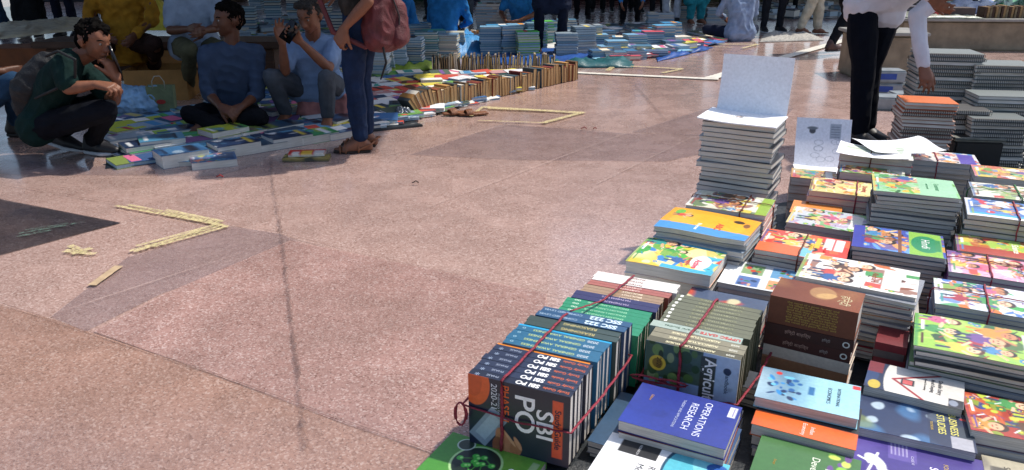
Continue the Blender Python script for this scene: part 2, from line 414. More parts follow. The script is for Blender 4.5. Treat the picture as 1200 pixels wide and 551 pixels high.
# hand painted yellow corner on the left: several dry strokes
for k, (a, b_) in enumerate([((136, 243), (262, 266)), ((150, 242), (258, 263)), ((190, 252), (268, 268)), ((195, 248), (262, 262)), ((262, 266), (152, 297)), ((256, 265), (160, 291)), ((266, 268), (180, 292)), ((240, 270), (158, 298))]):
    stroke('painted_marking', a, b_, .022, M_YEL, .010+.0003*k, k, dry=.12)
for k, (a, b_) in enumerate([((76, 296), (112, 300)), ((82, 290), (100, 298)), ((84, 300), (108, 293))]): stroke('painted_marking', a, b_, .03, M_YEL, .010+.0003*k, k+20, dry=.15)
M_GRP = worn('faded_green_paint', '5c7468', 30, .4, .6, .7)
for k, (a, b_) in enumerate([((22, 276), (100, 262)), ((30, 272), (80, 264)), ((20, 280), (60, 272))]): stroke('painted_marking', a, b_, .022, M_GRP, .010+.0003*k, k+30, dry=.4)
stroke('painted_marking', (108, 337), (140, 314), .035, plain('tan_tape', 'b49c7c', .6), .010, dry=.1)
for k, (a, b_, wd) in enumerate([((566, 127), (684, 134), .07), ((684, 133), (636, 146), .05), ((560, 143), (640, 146), .02), ((566, 127), (552, 138), .03), ((572, 129), (640, 132), .04)]):
    stroke('painted_marking', a, b_, wd, M_YEL, .012+.0008*k, k+40, dry=.1)
for k, (a, b_, wd) in enumerate([((712, 84), (720, 78), .06), ((722, 78), (800, 82), .06), ((800, 82), (776, 87), .05), ((835, 53), (888, 53), .06), ((888, 53), (870, 58), .05), ((838, 56), (858, 57), .03)]):
    stroke('painted_marking', a, b_, wd, M_YEL, .012+.0008*k, k+60, dry=.2)
stroke('painted_line', (690, 87), (842, 94), .09, M_WHT, .012, 1, dry=.06); stroke('painted_line', (832, 93), (965, 55), .13, M_WHT, .0135, 2, dry=.06)
stroke('painted_line', (965, 55), (1090, 20), .13, M_WHT, .012, 2, dry=.06); stroke('painted_line', (690, 87), (640, 84), .09, M_WHT, .0122, 2, dry=.06)
for k, (a, b_, wd, mt) in enumerate([((0, 357), (242, 437), .004, M_JOINT), ((242, 437), (560, 552), .004, M_JOINT), ((142, 262), (190, 250), .004, M_JOINT), ((380, 202), (597, 147), .004, M_SEAM), ((405, 296), (660, 350), .004, M_JOINT),
        ((700, 217), (812, 162), .005, M_SEAM), ((744, 100), (780, 142), .018, M_STAIN), ((0, 216), (330, 275), .004, M_JOINT), ((330, 275), (405, 296), .004, M_JOINT), ((340, 280), (60, 372), .004, M_SEAM), ((500, 245), (735, 157), .005, M_SEAM), ((600, 148), (700, 152), .01, M_JOINT), ((930, 128), (1000, 120), .01, M_JOINT)]):
    stroke('floor_joint', a, b_, wd, mt, .0095+.0002*k, k, dry=.3)
# trail of dark drips
r = random.Random(4)
pts = [(317, 190), (322, 230), (328, 262), (333, 300), (338, 345), (343, 390), (349, 440), (354, 490), (358, 535)]
L_, R_ = [], []
for (a, b_) in zip(pts[:-1], pts[1:]):
    A, B = at(*a), at(*b_); n = max(3, int((B-A).length/.02))
    for i in range(n):
        p = A.lerp(B, i/n); w1 = r.uniform(.002, .012); w2 = r.uniform(.002, .012); L_.append((p.x-w1, p.y, .0135)); R_.append((p.x+w2, p.y, .0135))
n = len(L_); me = mesh('floor_stain', L_+R_, [(i, i+1, n+i+1, n+i) for i in range(n-1)], M_STAIN)
o = put('floor_stain', me); tag(o, kind='structure')
# ================================================================== RIGHT-HAND FIELD OF BOOKS
GREYS = ('77787c', '5c5e66', '8e8f92', '4a4c55', '9a9a98')
W = 'ffffff'
# --- flat textbooks in the front row -------------------------------------------------
def a_chem(P):
    P.grad('7cb342', .2, 1.1, .8).noise('2e7d32', 3, lo=.2, hi=1.5, f=25, alpha=.6)
    P.ell(.45, .44, .36, .34, 'a8d08d').ell(.45, .44, .33, .31, '14241c')
    r = random.Random(2)
    pts = [(.45+.25*math.cos(a*.9)*r.random(), .44+.2*math.sin(a*.9)*r.random()) for a in range(14)]
    for i in range(13): P.line(*pts[i], *pts[i+1], .0012, '4c9a3a')
    for x, y in pts: P.ell(x, y, .045, .045, '3fae3c').ell(x-.01, y+.01, .02, .02, '9be07a')
    P.ell(.16, .22, .12, .12, 'c8d8c8').ell(.16, .22, .105, .105, '26382c')
    P.rect(.55, .62, .62, .7, 'd9a441').rect(.1, .3, .9, .97, 'c9d9b0', .5)
stack('green chemistry book', (531, 506), .032, .275, .20, 1, -27, ('4f8f34',), bl=True, bg='4f8f34', art=a_chem, cell=.0018,
      text=dict(label='green chemistry textbook with molecule circle lying flat on the floor in the front corner',
                lines=[('CHEMISTRY', .026, .075, -.035, W, dict(bold=.02)), ('CLASS', .01, .05, -.05, 'd8e8c8')]))
def a_op(P):
    P.noise('2a3fa0', 5, lo=.2, hi=1.8, f=20, alpha=.7).rect(.06, .3, .9, .97, 'e8e8ea').rect(.08, .28, .94, .95, '6a5a9a').noise('16246c', 6, lo=.9, hi=1.4, f=60, alpha=.3)
stack('low pile under the blue operations research book', (724, 492), .125, .27, .20, 4, -27, ('1c2c7c', '6b2a2a', '30507a', '3a3f4a'), bg='24348c', art=a_op, cell=.002,
      text=dict(label='glossy blue operations research textbook lying in front of the agriculture bundle',
                lines=[('OPERATIONS', .027, .055, .0, 'd8dcf0'), ('RESEARCH', .027, .022, .0, 'd8dcf0'), ('THEORY AND APPLICATIONS', .010, -.006, 0., 'b8c0e0'), ('Edition', .010, -.09, .04, 'c09060')]))
def a_brm(P):
    P.rect(0, 1, .0, .5, 'f2f2f2')
    r = random.Random(4)
    P.noise('e9eef2', 3, lo=0, hi=1, f=20)
    P.rect(0, 1, .52, 1, 'f4f4f4')
    P.ell(.35, .80, .62, .42, '1b4f6b').ell(.37, .81, .60, .40, '57b8c9').noise('57b8c9', 1, lo=9, hi=10)
    for (x, y, a, b, c, ro) in ((.2, .82, .25, .12, '7fd0dc', 20), (.45, .78, .12, .28, '2a7fc0', 30), (.35, .9, .1, .1, '2f9a4c', 0), (.6, .86, .18, .1, '8cc63f', 60), (.75, .82, .14, .24, 'e8713a', 20), (.85, .93, .12, .1, 'f2b04c', 0), (.15, .92, .1, .12, '1f5aa8', 0), (.6, .95, .12, .07, 'd8e8f0', 0)):
        P.ell(x, y, a, b, c, rot=ro)
    P.rect(.05, .32, .12, .45, '2a2c30')
stack('low pile under the white business research book', (718, 506), .075, .30, .21, 2, -27, ('e8e8e8', '405868'), bl=True, bg='f2f2f2', art=a_brm, cell=.002,
      text=dict(label='white business research methods book with teal and orange painted swirl',
                lines=[('Business', .024, .012, -.03, '3a3c40'), ('Research', .024, -.016, -.03, '3a3c40'), ('Methods', .024, -.044, -.03, '3a3c40'), ('RESEARCH', .009, -.065, .063, 'c8c8c8')]))
def a_rural(P):
    P.noise('2c5a2c', 8, lo=.3, hi=1.6, f=18, alpha=.7)
    r = random.Random(3)
    for k in range(16): P.ell(r.uniform(.0, .9), r.uniform(.72, .92), r.uniform(.03, .1), r.uniform(.03, .07), r.choice(['8cc63f', '5f9a3a', '3c6a8a', 'c8d860', '6a4a8a']))
stack('low pile under the green rural development book', (893, 509), .08, .235, .20, 2, -27, ('3a6a38', '888890'), bl=True, bg='3f7038', art=a_rural, cell=.0022,
      text=dict(label='green rural development textbook at the very front of the field',
                lines=[('Rural', .026, .05, .0, 'e8ecd8'), ('Development', .026, .018, -.01, 'e8ecd8'), ('Essays', .009, -.07, .0, 'b0903c')]))
def a_or(P):
    P.rect(.64, 1, 0, 1, 'e8641c').rect(.0, .1, .2, .6, '20262c').noise('22282e', 9, lo=.6, hi=1.6, f=30, alpha=.3)
    P.line(.2, .1, .5, .9, .0015, '50585c')
stack('low pile under the black and orange book', (880, 496), .10, .25, .20, 3, -27, ('c85a20', '303438', '888890'), bg='1b1f24', art=a_or, cell=.0025,
      text=dict(label='black textbook with a wide orange band below the pale blue economics book',
                lines=[('Indian', .015, .02, -.065, 'f0e4d8'), ('Economy', .015, .0, -.065, 'f0e4d8')]))
def a_lb(P):
    P.grad('9fd0e0', .2, .6).noise('c8e4ec', 3, lo=.4, hi=1.4, f=16, alpha=.6)
    r = random.Random(8)
    for k in range(26): P.ell(r.uniform(.2, .85), r.uniform(.1, .42), r.uniform(.03, .09), r.uniform(.02, .05), r.choice(['1f5f9c', '2c86c4', '123a6c', '6cc0e4', '0e2c54']), rot=r.uniform(0, 180))
    P.ell(.12, .18, .05, .05, 'c8302c').rect(.35, .6, .5, .56, '2a6ca0').rect(.02, .14, .92, 1, 'c8302c')
stack('pale blue economics book', (884, 464), .132, .255, .17, 1, -25, ('86b8c8', '3a4c5c', '687078', 'a8b0b8'), base=.101, bg='2c6488', art=a_lb, cell=.0025,
      text=dict(label='pale blue economics book with a dark blue splash in front of the brown stack',
                lines=[('INTERNATIONAL', .012, .075, .0, '1c3c54'), ('ECONOMICS', .014, .052, .0, '1c3c54')]))
def a_brown(P):
    P.grad('8a4a2c', .1, 1, .7).noise('a87848', 4, lo=.5, hi=1.3, f=22, alpha=.5)
    P.ell(.4, .55, .3, .25, 'b89060', .6).ell(.5, .6, .12, .2, 'd8b070', .5, 30)
br = stack('brown stack', (903, 345), .275, .245, .15, 1, -30, ('6c3a24',), base=.185, bg='6c3422', art=a_brown, spine='F', cell=.003, mat=M_MATT,
      text=dict(label='very thick brown book with a gold text panel on top of the brown stack',
                lines=[('हिन्दी', .034, .075, -.01, 'c8b890')], ))
# gold text block on the thick spine
L = Letters()
for k in range(9):
    L.add(['the novel of a poor farmer and', 'his village in the years before', 'and the people who live by the', 'land that they plough and lose'][k % 4], .0085, Matrix.Translation((-.0+.0, -.075-.0006, .078-.0078*k)) @ Matrix.Rotation(R(90), 4, 'X'), 'b89a44', stretch=(1.35, 1))
L.build(br[0], 'spine_lettering')
b2 = stack('lower brown stack', (903, 345), .185, .25, .155, 5, -30, ('3c1c16', '441e18', 'c8b8a8', '9a6a4a', 'b0a8a0'), base=0, spine='F', adj='', pages=PG_WHITE, mat=M_MATT)
c0 = br[0].location
for i, b in enumerate(b2):
    b.location.x = c0.x+random.uniform(-.003, .003); b.location.y = c0.y
    b['group'] = 'books in the brown stack'
    b['label'] = ['dark brown book with ringed emblems directly under the thick brown book', 'second dark brown book with ringed emblems in the brown stack', 'first white edged book under the dark brown ones',
                  'second white edged book under the dark brown ones', 'bottom book of the brown stack'][i]
    if i in (0, 1):
        L = Letters(); z = .0185
        Mf = lambda x, zz: Matrix.Translation((x, -.0785, zz)) @ Matrix.Rotation(R(90), 4, 'X')
        L.add('हिन्दी साहित्य', .014, Mf(-.03, z), 'b08a7a'); L.add('हिन्दी', .011, Mf(.05, z), 'a09088'); L.add('O', .026, Mf(.105, z), 'd0ccc4', bold=.02); L.build(b, 'spine_lettering')
br[0]['group'] = 'books in the brown stack'
FOOT.pop(-1)
def a_dbl(P):
    P.rect(0, 1, .3, 1, 'd8d4cc').ell(.5, .3, .7, .18, 'd8d4cc').ell(.5, .05, .45, .12, '28406a').rect(.0, 1, .0, .18, '7a2430', .0)
    P.line(0, .75, .5, .28, .004, 'a02830').line(.5, .28, 1, .6, .004, 'a02830').ell(.85, .1, .16, .1, 'c8b040').rect(.4, .62, .36, .5, '28303c').rect(.43, .59, .38, .48, 'c86060')
    P.rect(.72, 1, .85, 1, '2a2c38').ell(.86, .9, .1, .07, '8890a0').rect(0, .4, 0, .16, '7a2a34')
stack('low pile under the double entry book', (1012, 451), .125, .24, .155, 2, -30, ('343848', '787a80'), bg='1c2c4c', art=a_dbl, cell=.002,
      text=dict(label='white and navy double entry book keeping textbook beside the brown stack',
                lines=[('Double Entry', .015, .062, .01, '4c4c50', dict(bold=.02)), ('Book Keeping', .013, .044, .01, '4c4c50', dict(bold=.02)), ('Financial Accounting', .008, .026, .01, '60605c')]))
def a_bst(P):
    P.noise('3c70a0', 12, lo=.3, hi=1.0, f=40, alpha=.8).noise('c8dce8', 14, lo=.9, hi=1.3, f=60, alpha=.7).noise('8a9a40', 5, lo=1.1, hi=1.4, f=30, alpha=.5)
    P.rect(0, 1, .62, 1, '182848', .85).rect(.68, 1, .8, .98, 'a8a8b0').ell(.15, .93, .03, .05, 'c83030')
stack('low pile under the business studies book', (1004, 500), .10, .27, .17, 2, -24, ('203050', '8a8c92'), bg='1a2e54', art=a_bst, cell=.0022,
      text=dict(label='navy business studies textbook with yellow title behind the purple science book',
                lines=[('BUSINESS', .025, .09, .025, 'd8d070', dict(bold=.01)), ('STUDIES', .025, .062, .015, 'd8d070', dict(bold=.01)), ('TEXTBOOK', .008, .04, 0, 'd0b060')]))
def a_sci(P):
    P.noise('5a48a0', 2, lo=.3, hi=1.6, f=18, alpha=.6).rect(.0, .4, .28, .5, '6a58a8', .6)
    for k in range(5): P.rect(.05, .3, .3+.03*k, .312+.03*k, 'a8a0c8')
    P.ell(.55, .18, .18, .1, 'd8d8e0', 1, 30).ell(.7, .15, .1, .06, '503c88').line(.35, .2, .9, .1, .003, 'f0f0f4').line(.5, .05, .7, .3, .003, 'f0f0f4').line(.8, 0, 1, .4, .006, 'b03040')
stack('low pile under the purple science book', (1000, 506), .075, .29, .20, 2, -24, ('44307c', '90909a'), bl=True, bg='3d2c80', art=a_sci, cell=.0022,
      text=dict(label='purple political science textbook in the front row between green and navy books',
                lines=[('FOUNDATIONS OF', .015, .062, -.02, 'c8a860'), ('SCIENCE', .026, .035, -.03, 'e8e4f4', dict(bold=.02)), ('POLITICAL', .012, .012, -.03, 'b8b0d8'), ('CLASS XI', .009, -.01, .03, 'd0c8e8')]))
stack('low pile under the red patterned book', (1138, 503), .12, .27, .19, 3, -22, ('6a4a5a', '8a8c92', '505868'), bg='a83420', cell=.0025,
      art=art_kids(11, 'a83420', ['c8602c', '7a2438', '8a9a30', '2c7a48', 'c0d040', 'e08040', '3a4a8a'], n=24, kids=2), text=dict(label='dark red storybook with green swirls at the right front edge'))
stack('beige book', (1150, 532), .07, .26, .2, 1, -24, ('b8b098',), bl=True, bg='b4ac94', cell=.003, art=lambda P: P.rect(.2, .95, .05, .2, '5c5850').noise('8a8478', 3, lo=.8, hi=1.2, f=50),
      text=dict(label='beige book with grey lettering in the bottom right corner', lines=[('STUDIES', .02, -.08, .03, '504c44')]))

# --- stacks of children's workbooks -------------------------------------------------
KW = dict(cell=.0032)
def wstack(*a, **k):
    k.setdefault('sag', .004); k.setdefault('jit', .009); k.setdefault('jr', 2.2)
    return stack(*a, name='workbook', cat='workbook', **k)
MIXC = ('c8c8cc', '6a7078', 'b8a0a0', '50586a', 'd8d4d0')
wstack('workbook pile beside the front brown stack', (1071, 402), .21, .34, 0.22, 14, -27, ('6a8a5a', '4c525c', '8a8e96', '34383f'), bg='9cc850', art=art_kids(21, '9cc850', ['a8cc5c', 'b8d468', '3a5a3a', 'e8d040', 'a8342c'], 10, 5, leaf=8), sag=.006, **KW,
      text=dict(label='lime green workbook with cartoon children on the large right hand pile', lines=[('English', .028, .13, .0, 'd8d0e8')]))
wstack('striped workbook pile behind the lime green one', (1096, 354), .225, .33, .21, 13, -26, ('8890a8', '5c6270', 'a8a8b4', '6c5a80'), bg='d8e0e8', art=art_kids(31, 'd8e0e8', ['ece4f0', '4c7ac0', '3da64a', 'e07828', '6a3a8a'], 12, 4, band=[(.0, 1, .8, 1, '2c3c8a')]), sag=.004, **KW,
      text=dict(label='pale workbook with a navy end band tied with red twine', lines=[('COMPUTER', .022, .14, .0, W, dict(bold=.02))]))
wstack('purple edged pile', (1112, 317), .235, .31, .21, 12, -26, ('7a2a6c', '9a4a90', '5c2458', 'b890b0'), bg='e0a8c0', art=art_kids(41, 'e0a8c0', ['f0b8c8', 'd85070', 'f0e0e8', 'c83848', 'e8c040'], 12, 4), sag=.003, **KW,
      text=dict(label='pink workbook with cartoon faces on top of the purple edged pile', lines=[('Maths', .03, .06, .02, '6a3050')]))
wstack('red covered pile behind the purple edged one', (1122, 292), .245, .31, .18, 9, -26, ('a83c30', '606470', 'c87858', '484c58'), bg='a8c858', art=art_kids(51, 'a8c858', ['b8d068', 'c84030', 'e8c838', '3a7a3a'], 9, 2, band=[(.65, 1, .0, .75, 'b04434')]), **KW,
      text=dict(label='lime and brick red workbook in the right hand column', lines=[('Science', .03, .03, 0, 'f0e8d8', dict(bold=.02))]))
wstack('tall pile with blue and red tops at the right', (1134, 250), 0.325, .33, .22, 16, -26, ('3c4650', '2f3a34', '606a70', '48523c'), bg='4870b0', art=art_kids(61, '4870b0', ['3c62a0', '5c88c8', 'e8e8f0', 'c83040'], 8, 1, band=[(.0, .9, .62, .8, 'c03040'), (.8, 1, 0, 1, '3ca8d8'), (.9, 1, 0, 1, 'f0f0f0')]), sag=.004, **KW,
      text=dict(label='blue and red workbook on the tall right hand pile', lines=[('Computer', .026, .09, 0, 'f4f4f0', dict(bold=.02))]))
wstack('pile of pale workbooks tied with green string', (1141, 228), 0.33, .33, .2, 10, -24, ('8a8c84', 'b0aca0', '5c6068'), bg='e4e0cc', art=art_kids(71, 'e4e0cc', ['e8e8d8', '8aa850', 'c89060', 'f0ecd8'], 6, 1, leaf=4), **KW,
      text=dict(label='cream workbook tied with green string at the right'))
wstack('pile with red and yellow cartoons at the far right', (1143, 205), 0.34, .31, .19, 10, -24, ('70747a', '9c8c7c', '50545c'), bg='c8b060', art=art_kids(81, 'c8b060', ['e8c848', 'c84838', '5c8ac0', '7aa040'], 14, 3), **KW,
      text=dict(label='workbook with red and yellow cartoons at the far right'))
def a_hin(P):
    art_kids(91, '3c50a8', ['4868c0', '6aa0d8', '7a5a8a', 'e8a060'], 10, 4, leaf=4)(P)
    P.rect(0, 1, 0, .13, '3038a0'); P.rect(.45, .5, .1, .55, '7a4a34').rect(.0, 1, .5, .54, '7a4a34')
    P.rect(0, 1, .62, .97, '8cc048').ell(.5, .8, .36, .2, '1c8a58').rect(.25, .75, .9, .96, '2c8a50')
wstack('dark sided pile under the blue Hindi workbook', (998, 287), 0.25, .30, 0.24, 15, -25, ('4a505c', '5c6470', '3c5048', '6c7480'), bg='3c50a8', art=a_hin, jit=.007, cell=.0024,
      text=dict(label='blue and green Hindi workbook with a green oval title', lines=[('Hindi', .040, .088, .0, 'f0f4ec', dict(space=1.12))]))
wstack('high pile under the mint green workbook', (1024, 222), 0.36, 0.3, 0.25, 20, -22, ('5c6068', '3c4048', '84888c', '2e3238', '707478'), bg='9ccca0', art=art_kids(101, '9ccca0', ['a8d4a8', '8cc878', '4c9a50', 'e8c040', 'c87848'], 5, 2, leaf=8, band=[(0, 1, .55, .97, 'a0d0a8')]), jit=.012, jr=3, cell=.0028,
      text=dict(label='mint green workbook with small flowers on the high pile', lines=[('Grammar', .026, .08, .0, '3a8a5a'), ('PRACTICE BOOK', .01, .045, .0, '3a8a5a')]))
wstack('fanned pile of white storybooks', (932, 322), .26, .35, 0.22, 18, -29, ('b8b4ac', '8c9098', 'a83040', 'c8c4bc', '606470', 'd08a50'), bg='ece8e0', art=art_kids(111, 'ece8e0', ['f0ece4', 'f4f0e8', '8a4a28', 'c86a30', '5a3828'], 12, 5), jit=.016, jr=4, cell=.0026,
      text=dict(label='white storybook with brown cartoon figures behind the brown stack', lines=[('Akshara', .026, .05, -.01, 'a03828')]))
def a_red(P):
    art_kids(121, 'd83c28', ['d84028', 'e86830', '8cc848', 'f0c8a0'], 6, 3)(P)
    P.rect(.62, 1, 0, .62, 'e0703c').rect(.62, .98, .5, .62, '7ac0dc').rect(.1, .55, .62, .68, 'f0c030').rect(.05, .55, .72, .94, 'f4e8e4').rect(.05, .55, .82, .84, 'd83c28')
wstack('pile under the red picture workbook', (884, 291), .235, .30, 0.24, 12, -28, ('a84038', '8c8e94', '5c6068', 'c07868'), bg='d83c28', art=a_red, cell=.0028, sag=.003,
      text=dict(label='bright red workbook with cartoon children next to the comic page', lines=[('Rhymes', .024, .03, -.01, 'f0d040', dict(bold=.02)), ('Fun with', .016, .075, -.02, 'c82c24', dict(bold=.02))]))
wstack('pile under the grey and green storybook', (921, 259), 0.22, 0.29, 0.22, 9, -28, ('b07878', 'a8a8ac', '787c84'), bg='c8ccd0', art=art_kids(131, 'c8ccd0', ['c0c8d0', '6cb048', 'e07070', 'b8a8c0'], 14, 3, leaf=5), **KW,
      text=dict(label='grey and green storybook behind the red workbook', lines=[('Stories', .026, .08, 0, '8a7a98')]))
wstack('pink wrapped pile', (948, 222), 0.26, 0.28, 0.21, 10, -24, ('b06878', 'c88c90', '3c4c3c', 'a05a68'), bg='e0d088', art=art_kids(141, 'e0d088', ['ece0a0', 'd8c860', 'e8e0c8', 'c88870'], 14, 2), **KW,
      text=dict(label='pale yellow workbook on the pink wrapped pile', lines=[('Drawing', .028, .08, 0, 'a83c2c', dict(bold=.02))]))
wstack('dark edged pile in front of the red block', (984, 200), 0.29, .27, 0.2, 8, -24, ('3a3f46', '50565c', '2c3038'), base=.0, bg='5a8a4a', art=art_kids(151, '5a8a4a', ['6aa050', 'e8e0d8', 'c83828', 'e8c030'], 16, 2), **KW,
      text=dict(label='green and red picture book in front of the red block', lines=[('Fruits', .026, .07, 0, 'f4f4e8', dict(bold=.02))]))
stack('pile with a bright red band', (984, 180), 0.34, 0.31, .2, 10, -24, ('b02030', 'b8a8a0', 'a01c28', 'd0c8c0'), bg='e8e4dc', cell=.005, pages=[PG_GREY, PG_WHITE],
      text=dict(label='pale book on top of the pile with a bright red band'))
wstack('grey pile with a purple cornered top', (1067, 186), 0.31, .29, .2, 12, -22, ('84868a', 'b8b8b8', '9a9c9c'), bg='d8d4d0', art=art_kids(161, 'd8d4d0', ['e8e0dc', 'a84038', '5088b8'], 8, 2, band=[(.1, 1, .72, .95, '5038a0')]), **KW,
      text=dict(label='workbook with purple corner on the grey pile', lines=[]))
def a_com(P):
    P.rect(.0, 1, 0, 1, 'e8ecec')
    r = random.Random(5)
    for (x0, x1, y0, y1, c) in ((.08, .48, .22, .5, '8aa878'), (.08, .48, .6, .95, '6aa0c8'), (.58, .95, .22, .5, '5878b0'), (.58, .95, .6, .95, 'e0a070')):
        P.rect(x0, x1, y0, y1, c)
        for k in range(9): P.ell(r.uniform(x0+.05, x1-.05), r.uniform(y0+.04, y1-.04), r.uniform(.02, .06), r.uniform(.02, .05), r.choice(['3a7a3c', 'c84830', '2c4870', 'e8b48a', '8a4a6a', '58a048']))
stack('pile under the open comic page', (840, 331), .175, 0.26, 0.23, 9, -26, ('a8a8ac', '6c7078', 'b8bcc0'), bg='e8ecec', art=a_com, sag=-.004, cell=.0025,
      text=dict(label='open comic page with four coloured panels beside the bright workbooks'))
def a_y2(P):
    P.noise('f0e8c0', 3, lo=.3, hi=.9, f=30).rect(0, 1, .75, 1, '48b8d0').ell(.35, .55, .3, .25, '58b840')
    art_kids(171, 'f0c840', ['f0d048', 'f4e8b0', '48a840', '3c88c8'], 10, 2)(P)
    P.rect(.0, .12, .45, 1, '38a8c8').rect(.88, 1, .4, 1, '48b0d0').ell(.62, .8, .24, .14, 'f0f4e8').rect(.35, .6, .3, .5, '50a848', .8)
wstack('thick white edged pile beside the floor', (733, 303), .225, .30, 0.25, 5, -28, ('c8a088', 'c4c4cc', '787c88'), bg='f0c840', art=a_y2, sag=.008, cell=.0024, pages=PG_WHITE,
      text=dict(label='yellow and blue workbook with green cartoon on the pile nearest the open floor', lines=[('Active', .03, .08, -.05, 'e03c60', dict(bold=.03)), ('WORKBOOK', .013, .05, -.04, 'c83050')]))
def a_y1(P):
    P.rect(.72, 1, 0, 1, '5aa0d8').ell(.55, .5, .4, .6, 'f4b428').noise('f8d050', 8, lo=.6, hi=1.0, f=25, alpha=.7)
    P.rect(.74, 1, 0, 1, '4c98d4').ell(.2, .12, .12, .08, '6ab840').ell(.25, .8, .07, .09, '3a2a20').kid(.35, .25, .1, '3a2212', 'e8502c', random.Random(3)).ell(.35, .9, .1, .05, '8a5a30')
wstack('curling pile under the orange workbook', (766, 261), 0.28, 0.34, 0.235, 13, -31, ('5c6470', '7c8894', '8a9aa8', '484e58'), bg='f0a820', art=a_y1, sag=.014, jit=.01, jr=3, cell=.0026,
      text=dict(label='orange and sky blue workbook with curling corners', lines=[('ABC', .034, .05, -.03, 'e04830', dict(bold=.03)), ('Rhymes', .02, -.02, -.06, 'f4f4e8', dict(bold=.02))]))
wstack('salmon edged pile tied with brown cord', (803, 239), 0.29, 0.31, 0.22, 14, -27, ('c87868', 'e0b0a0', 'b8685c', 'd8c8c0'), bg='d8d8c0', art=art_kids(181, 'd8d8c0', ['e8e4d4', '8a3a30', '50703c', 'e8e8e0'], 12, 3, band=[(0, 1, .86, 1, '98b848')]), sag=.003, jit=.004, jr=1,
      text=dict(label='storybook with a light green end on the salmon edged pile'), cell=.0026, pages=PG_WHITE)
tall = stack('tall grey stack with a raised open cover', (823, 141), 0.57, 0.295, 0.22, 27, -29, ('4a4c54', '6a6c72', '30333c', '888a8e', '585a62'), jit=.013, jr=4, sag=.003, bg='23262e', cell=.01, pages=PG_WHITE,
      text=dict(label='black covered book on top of the tall grey stack'))
stack('short cream pile behind the tall grey stack', (927, 207), .24, .2, .16, 6, -20, ('8a5a44', 'a8a098', 'c09070'), bg='c0b080', art=art_kids(191, 'c0b080', None, 8, 1), **KW, text=dict(label='small worn book on the short cream pile'))
stack('orange edged pile behind the salmon one', (925, 248), 0.2, .2, .18, 3, -25, ('d87830', 'c8a080'), bg='e89040', cell=.01, text=dict(label='orange book glimpsed behind the tall grey stack'))
stack('low dark row behind the agriculture bundle', (800, 352), 0.17, 0.25, 0.12, 4, -27, ('3c4654', '8c3038', '5c6c80', 'a8a090'), bg='4c5a74', art=lambda P: P.noise('c0503c', 3, lo=.8, hi=1.2, f=40).noise('d0c8a0', 5, lo=1, hi=1.3, f=50), cell=.004, text=dict(label='slate blue book lying behind the agriculture bundle'))

# --- upright bundles tied with red twine ---------------------------------------------
def bundle(fl, z, yaw, base, runs, what):
    p = at(fl[0], fl[1], z); a = R(yaw)
    ex = Vector((math.cos(a), math.sin(a), 0)); ey = Vector((-math.sin(a), math.cos(a), 0))
    y = 0; k = 0; rnd = random.Random(5)
    for r in runs:
        n, t, w, h = r['n'], r['t'], r['w'], r['h']
        m1 = book_mesh(w, h, t*.97, r['col'], r.get('bg'), r.get('art'), 'B', cell=.0016, pages=r.get('pages', PG_GREY)) if r.get('art') else None
        m = book_mesh(w, h, t*.97, r['col'], None, None, 'B', pages=r.get('pages', PG_GREY), cols2=r.get('sp'))
        for i in range(n):
            x = r.get('dx', 0)+rnd.uniform(-.003, .003)
            q = p+ex*(w/2+x)+ey*(y+t); q.z = base+h/2
            b = place_book(m1 if (m1 and i == 0) else m, '', q, 0, 'book', what, rot=(R(90), 0, a+R(rnd.uniform(-.5, .5))))
            lab = r['label'] if n == 1 else f"{['nearest','second','third','fourth','fifth','sixth','seventh','eighth','ninth','tenth'][i]} {r['label']}"
            b['label'] = lab
            if r.get('spine'):
                L = Letters()
                for (s_, size, xx, col, *kw) in r['spine']:
                    # spine lies on local +y ; tops towards local +z (front cover), reading towards -x
                    M = Matrix(((-1, 0, 0, xx), (0, 0, 1, h/2+.0004), (0, 1, 0, t*.48), (0, 0, 0, 1)))
                    L.add(s_, size, M, col, **(kw[0] if kw else {}))
                L.build(b, 'spine_lettering')
            if m1 and i == 0 and r.get('lines'):
                L = Letters()
                for (s_, size, xx, yy, col, *kw) in r['lines']: L.add(s_, size, MT(xx, yy, t*.97+.0004), col, **(kw[0] if kw else {}))
                L.build(b)
            y += t
    return p, ex, ey, y
def a_sbi(P):
    P.noise('202a44', 3, lo=.4, hi=1.6, f=14, alpha=.6)
    P.ell(.12, .07, .3, .2, 'e0602c').ell(.1, .05, .2, .12, 'b84820', .5)
    P.rect(.42, .98, .1, .3, '8a98a8', 1, rot=-35).rect(.5, .9, .14, .26, 'a8b8c4', 1, rot=-35)
    for (x, y, a, b, c, ro) in ((.86, .36, .2, .1, 'b87a58', 20), (.92, .48, .12, .08, 'a86a48', -10), (.84, .5, .1, .03, 'c88c68', 30), (.95, .3, .14, .08, '8a5038', 0), (.8, .42, .12, .02, 'd09a74', 40)):
        P.ell(x, y, a, b, c, rot=ro)
    P.rect(.1, .9, .835, .935, 'd8502c')
WB = .275
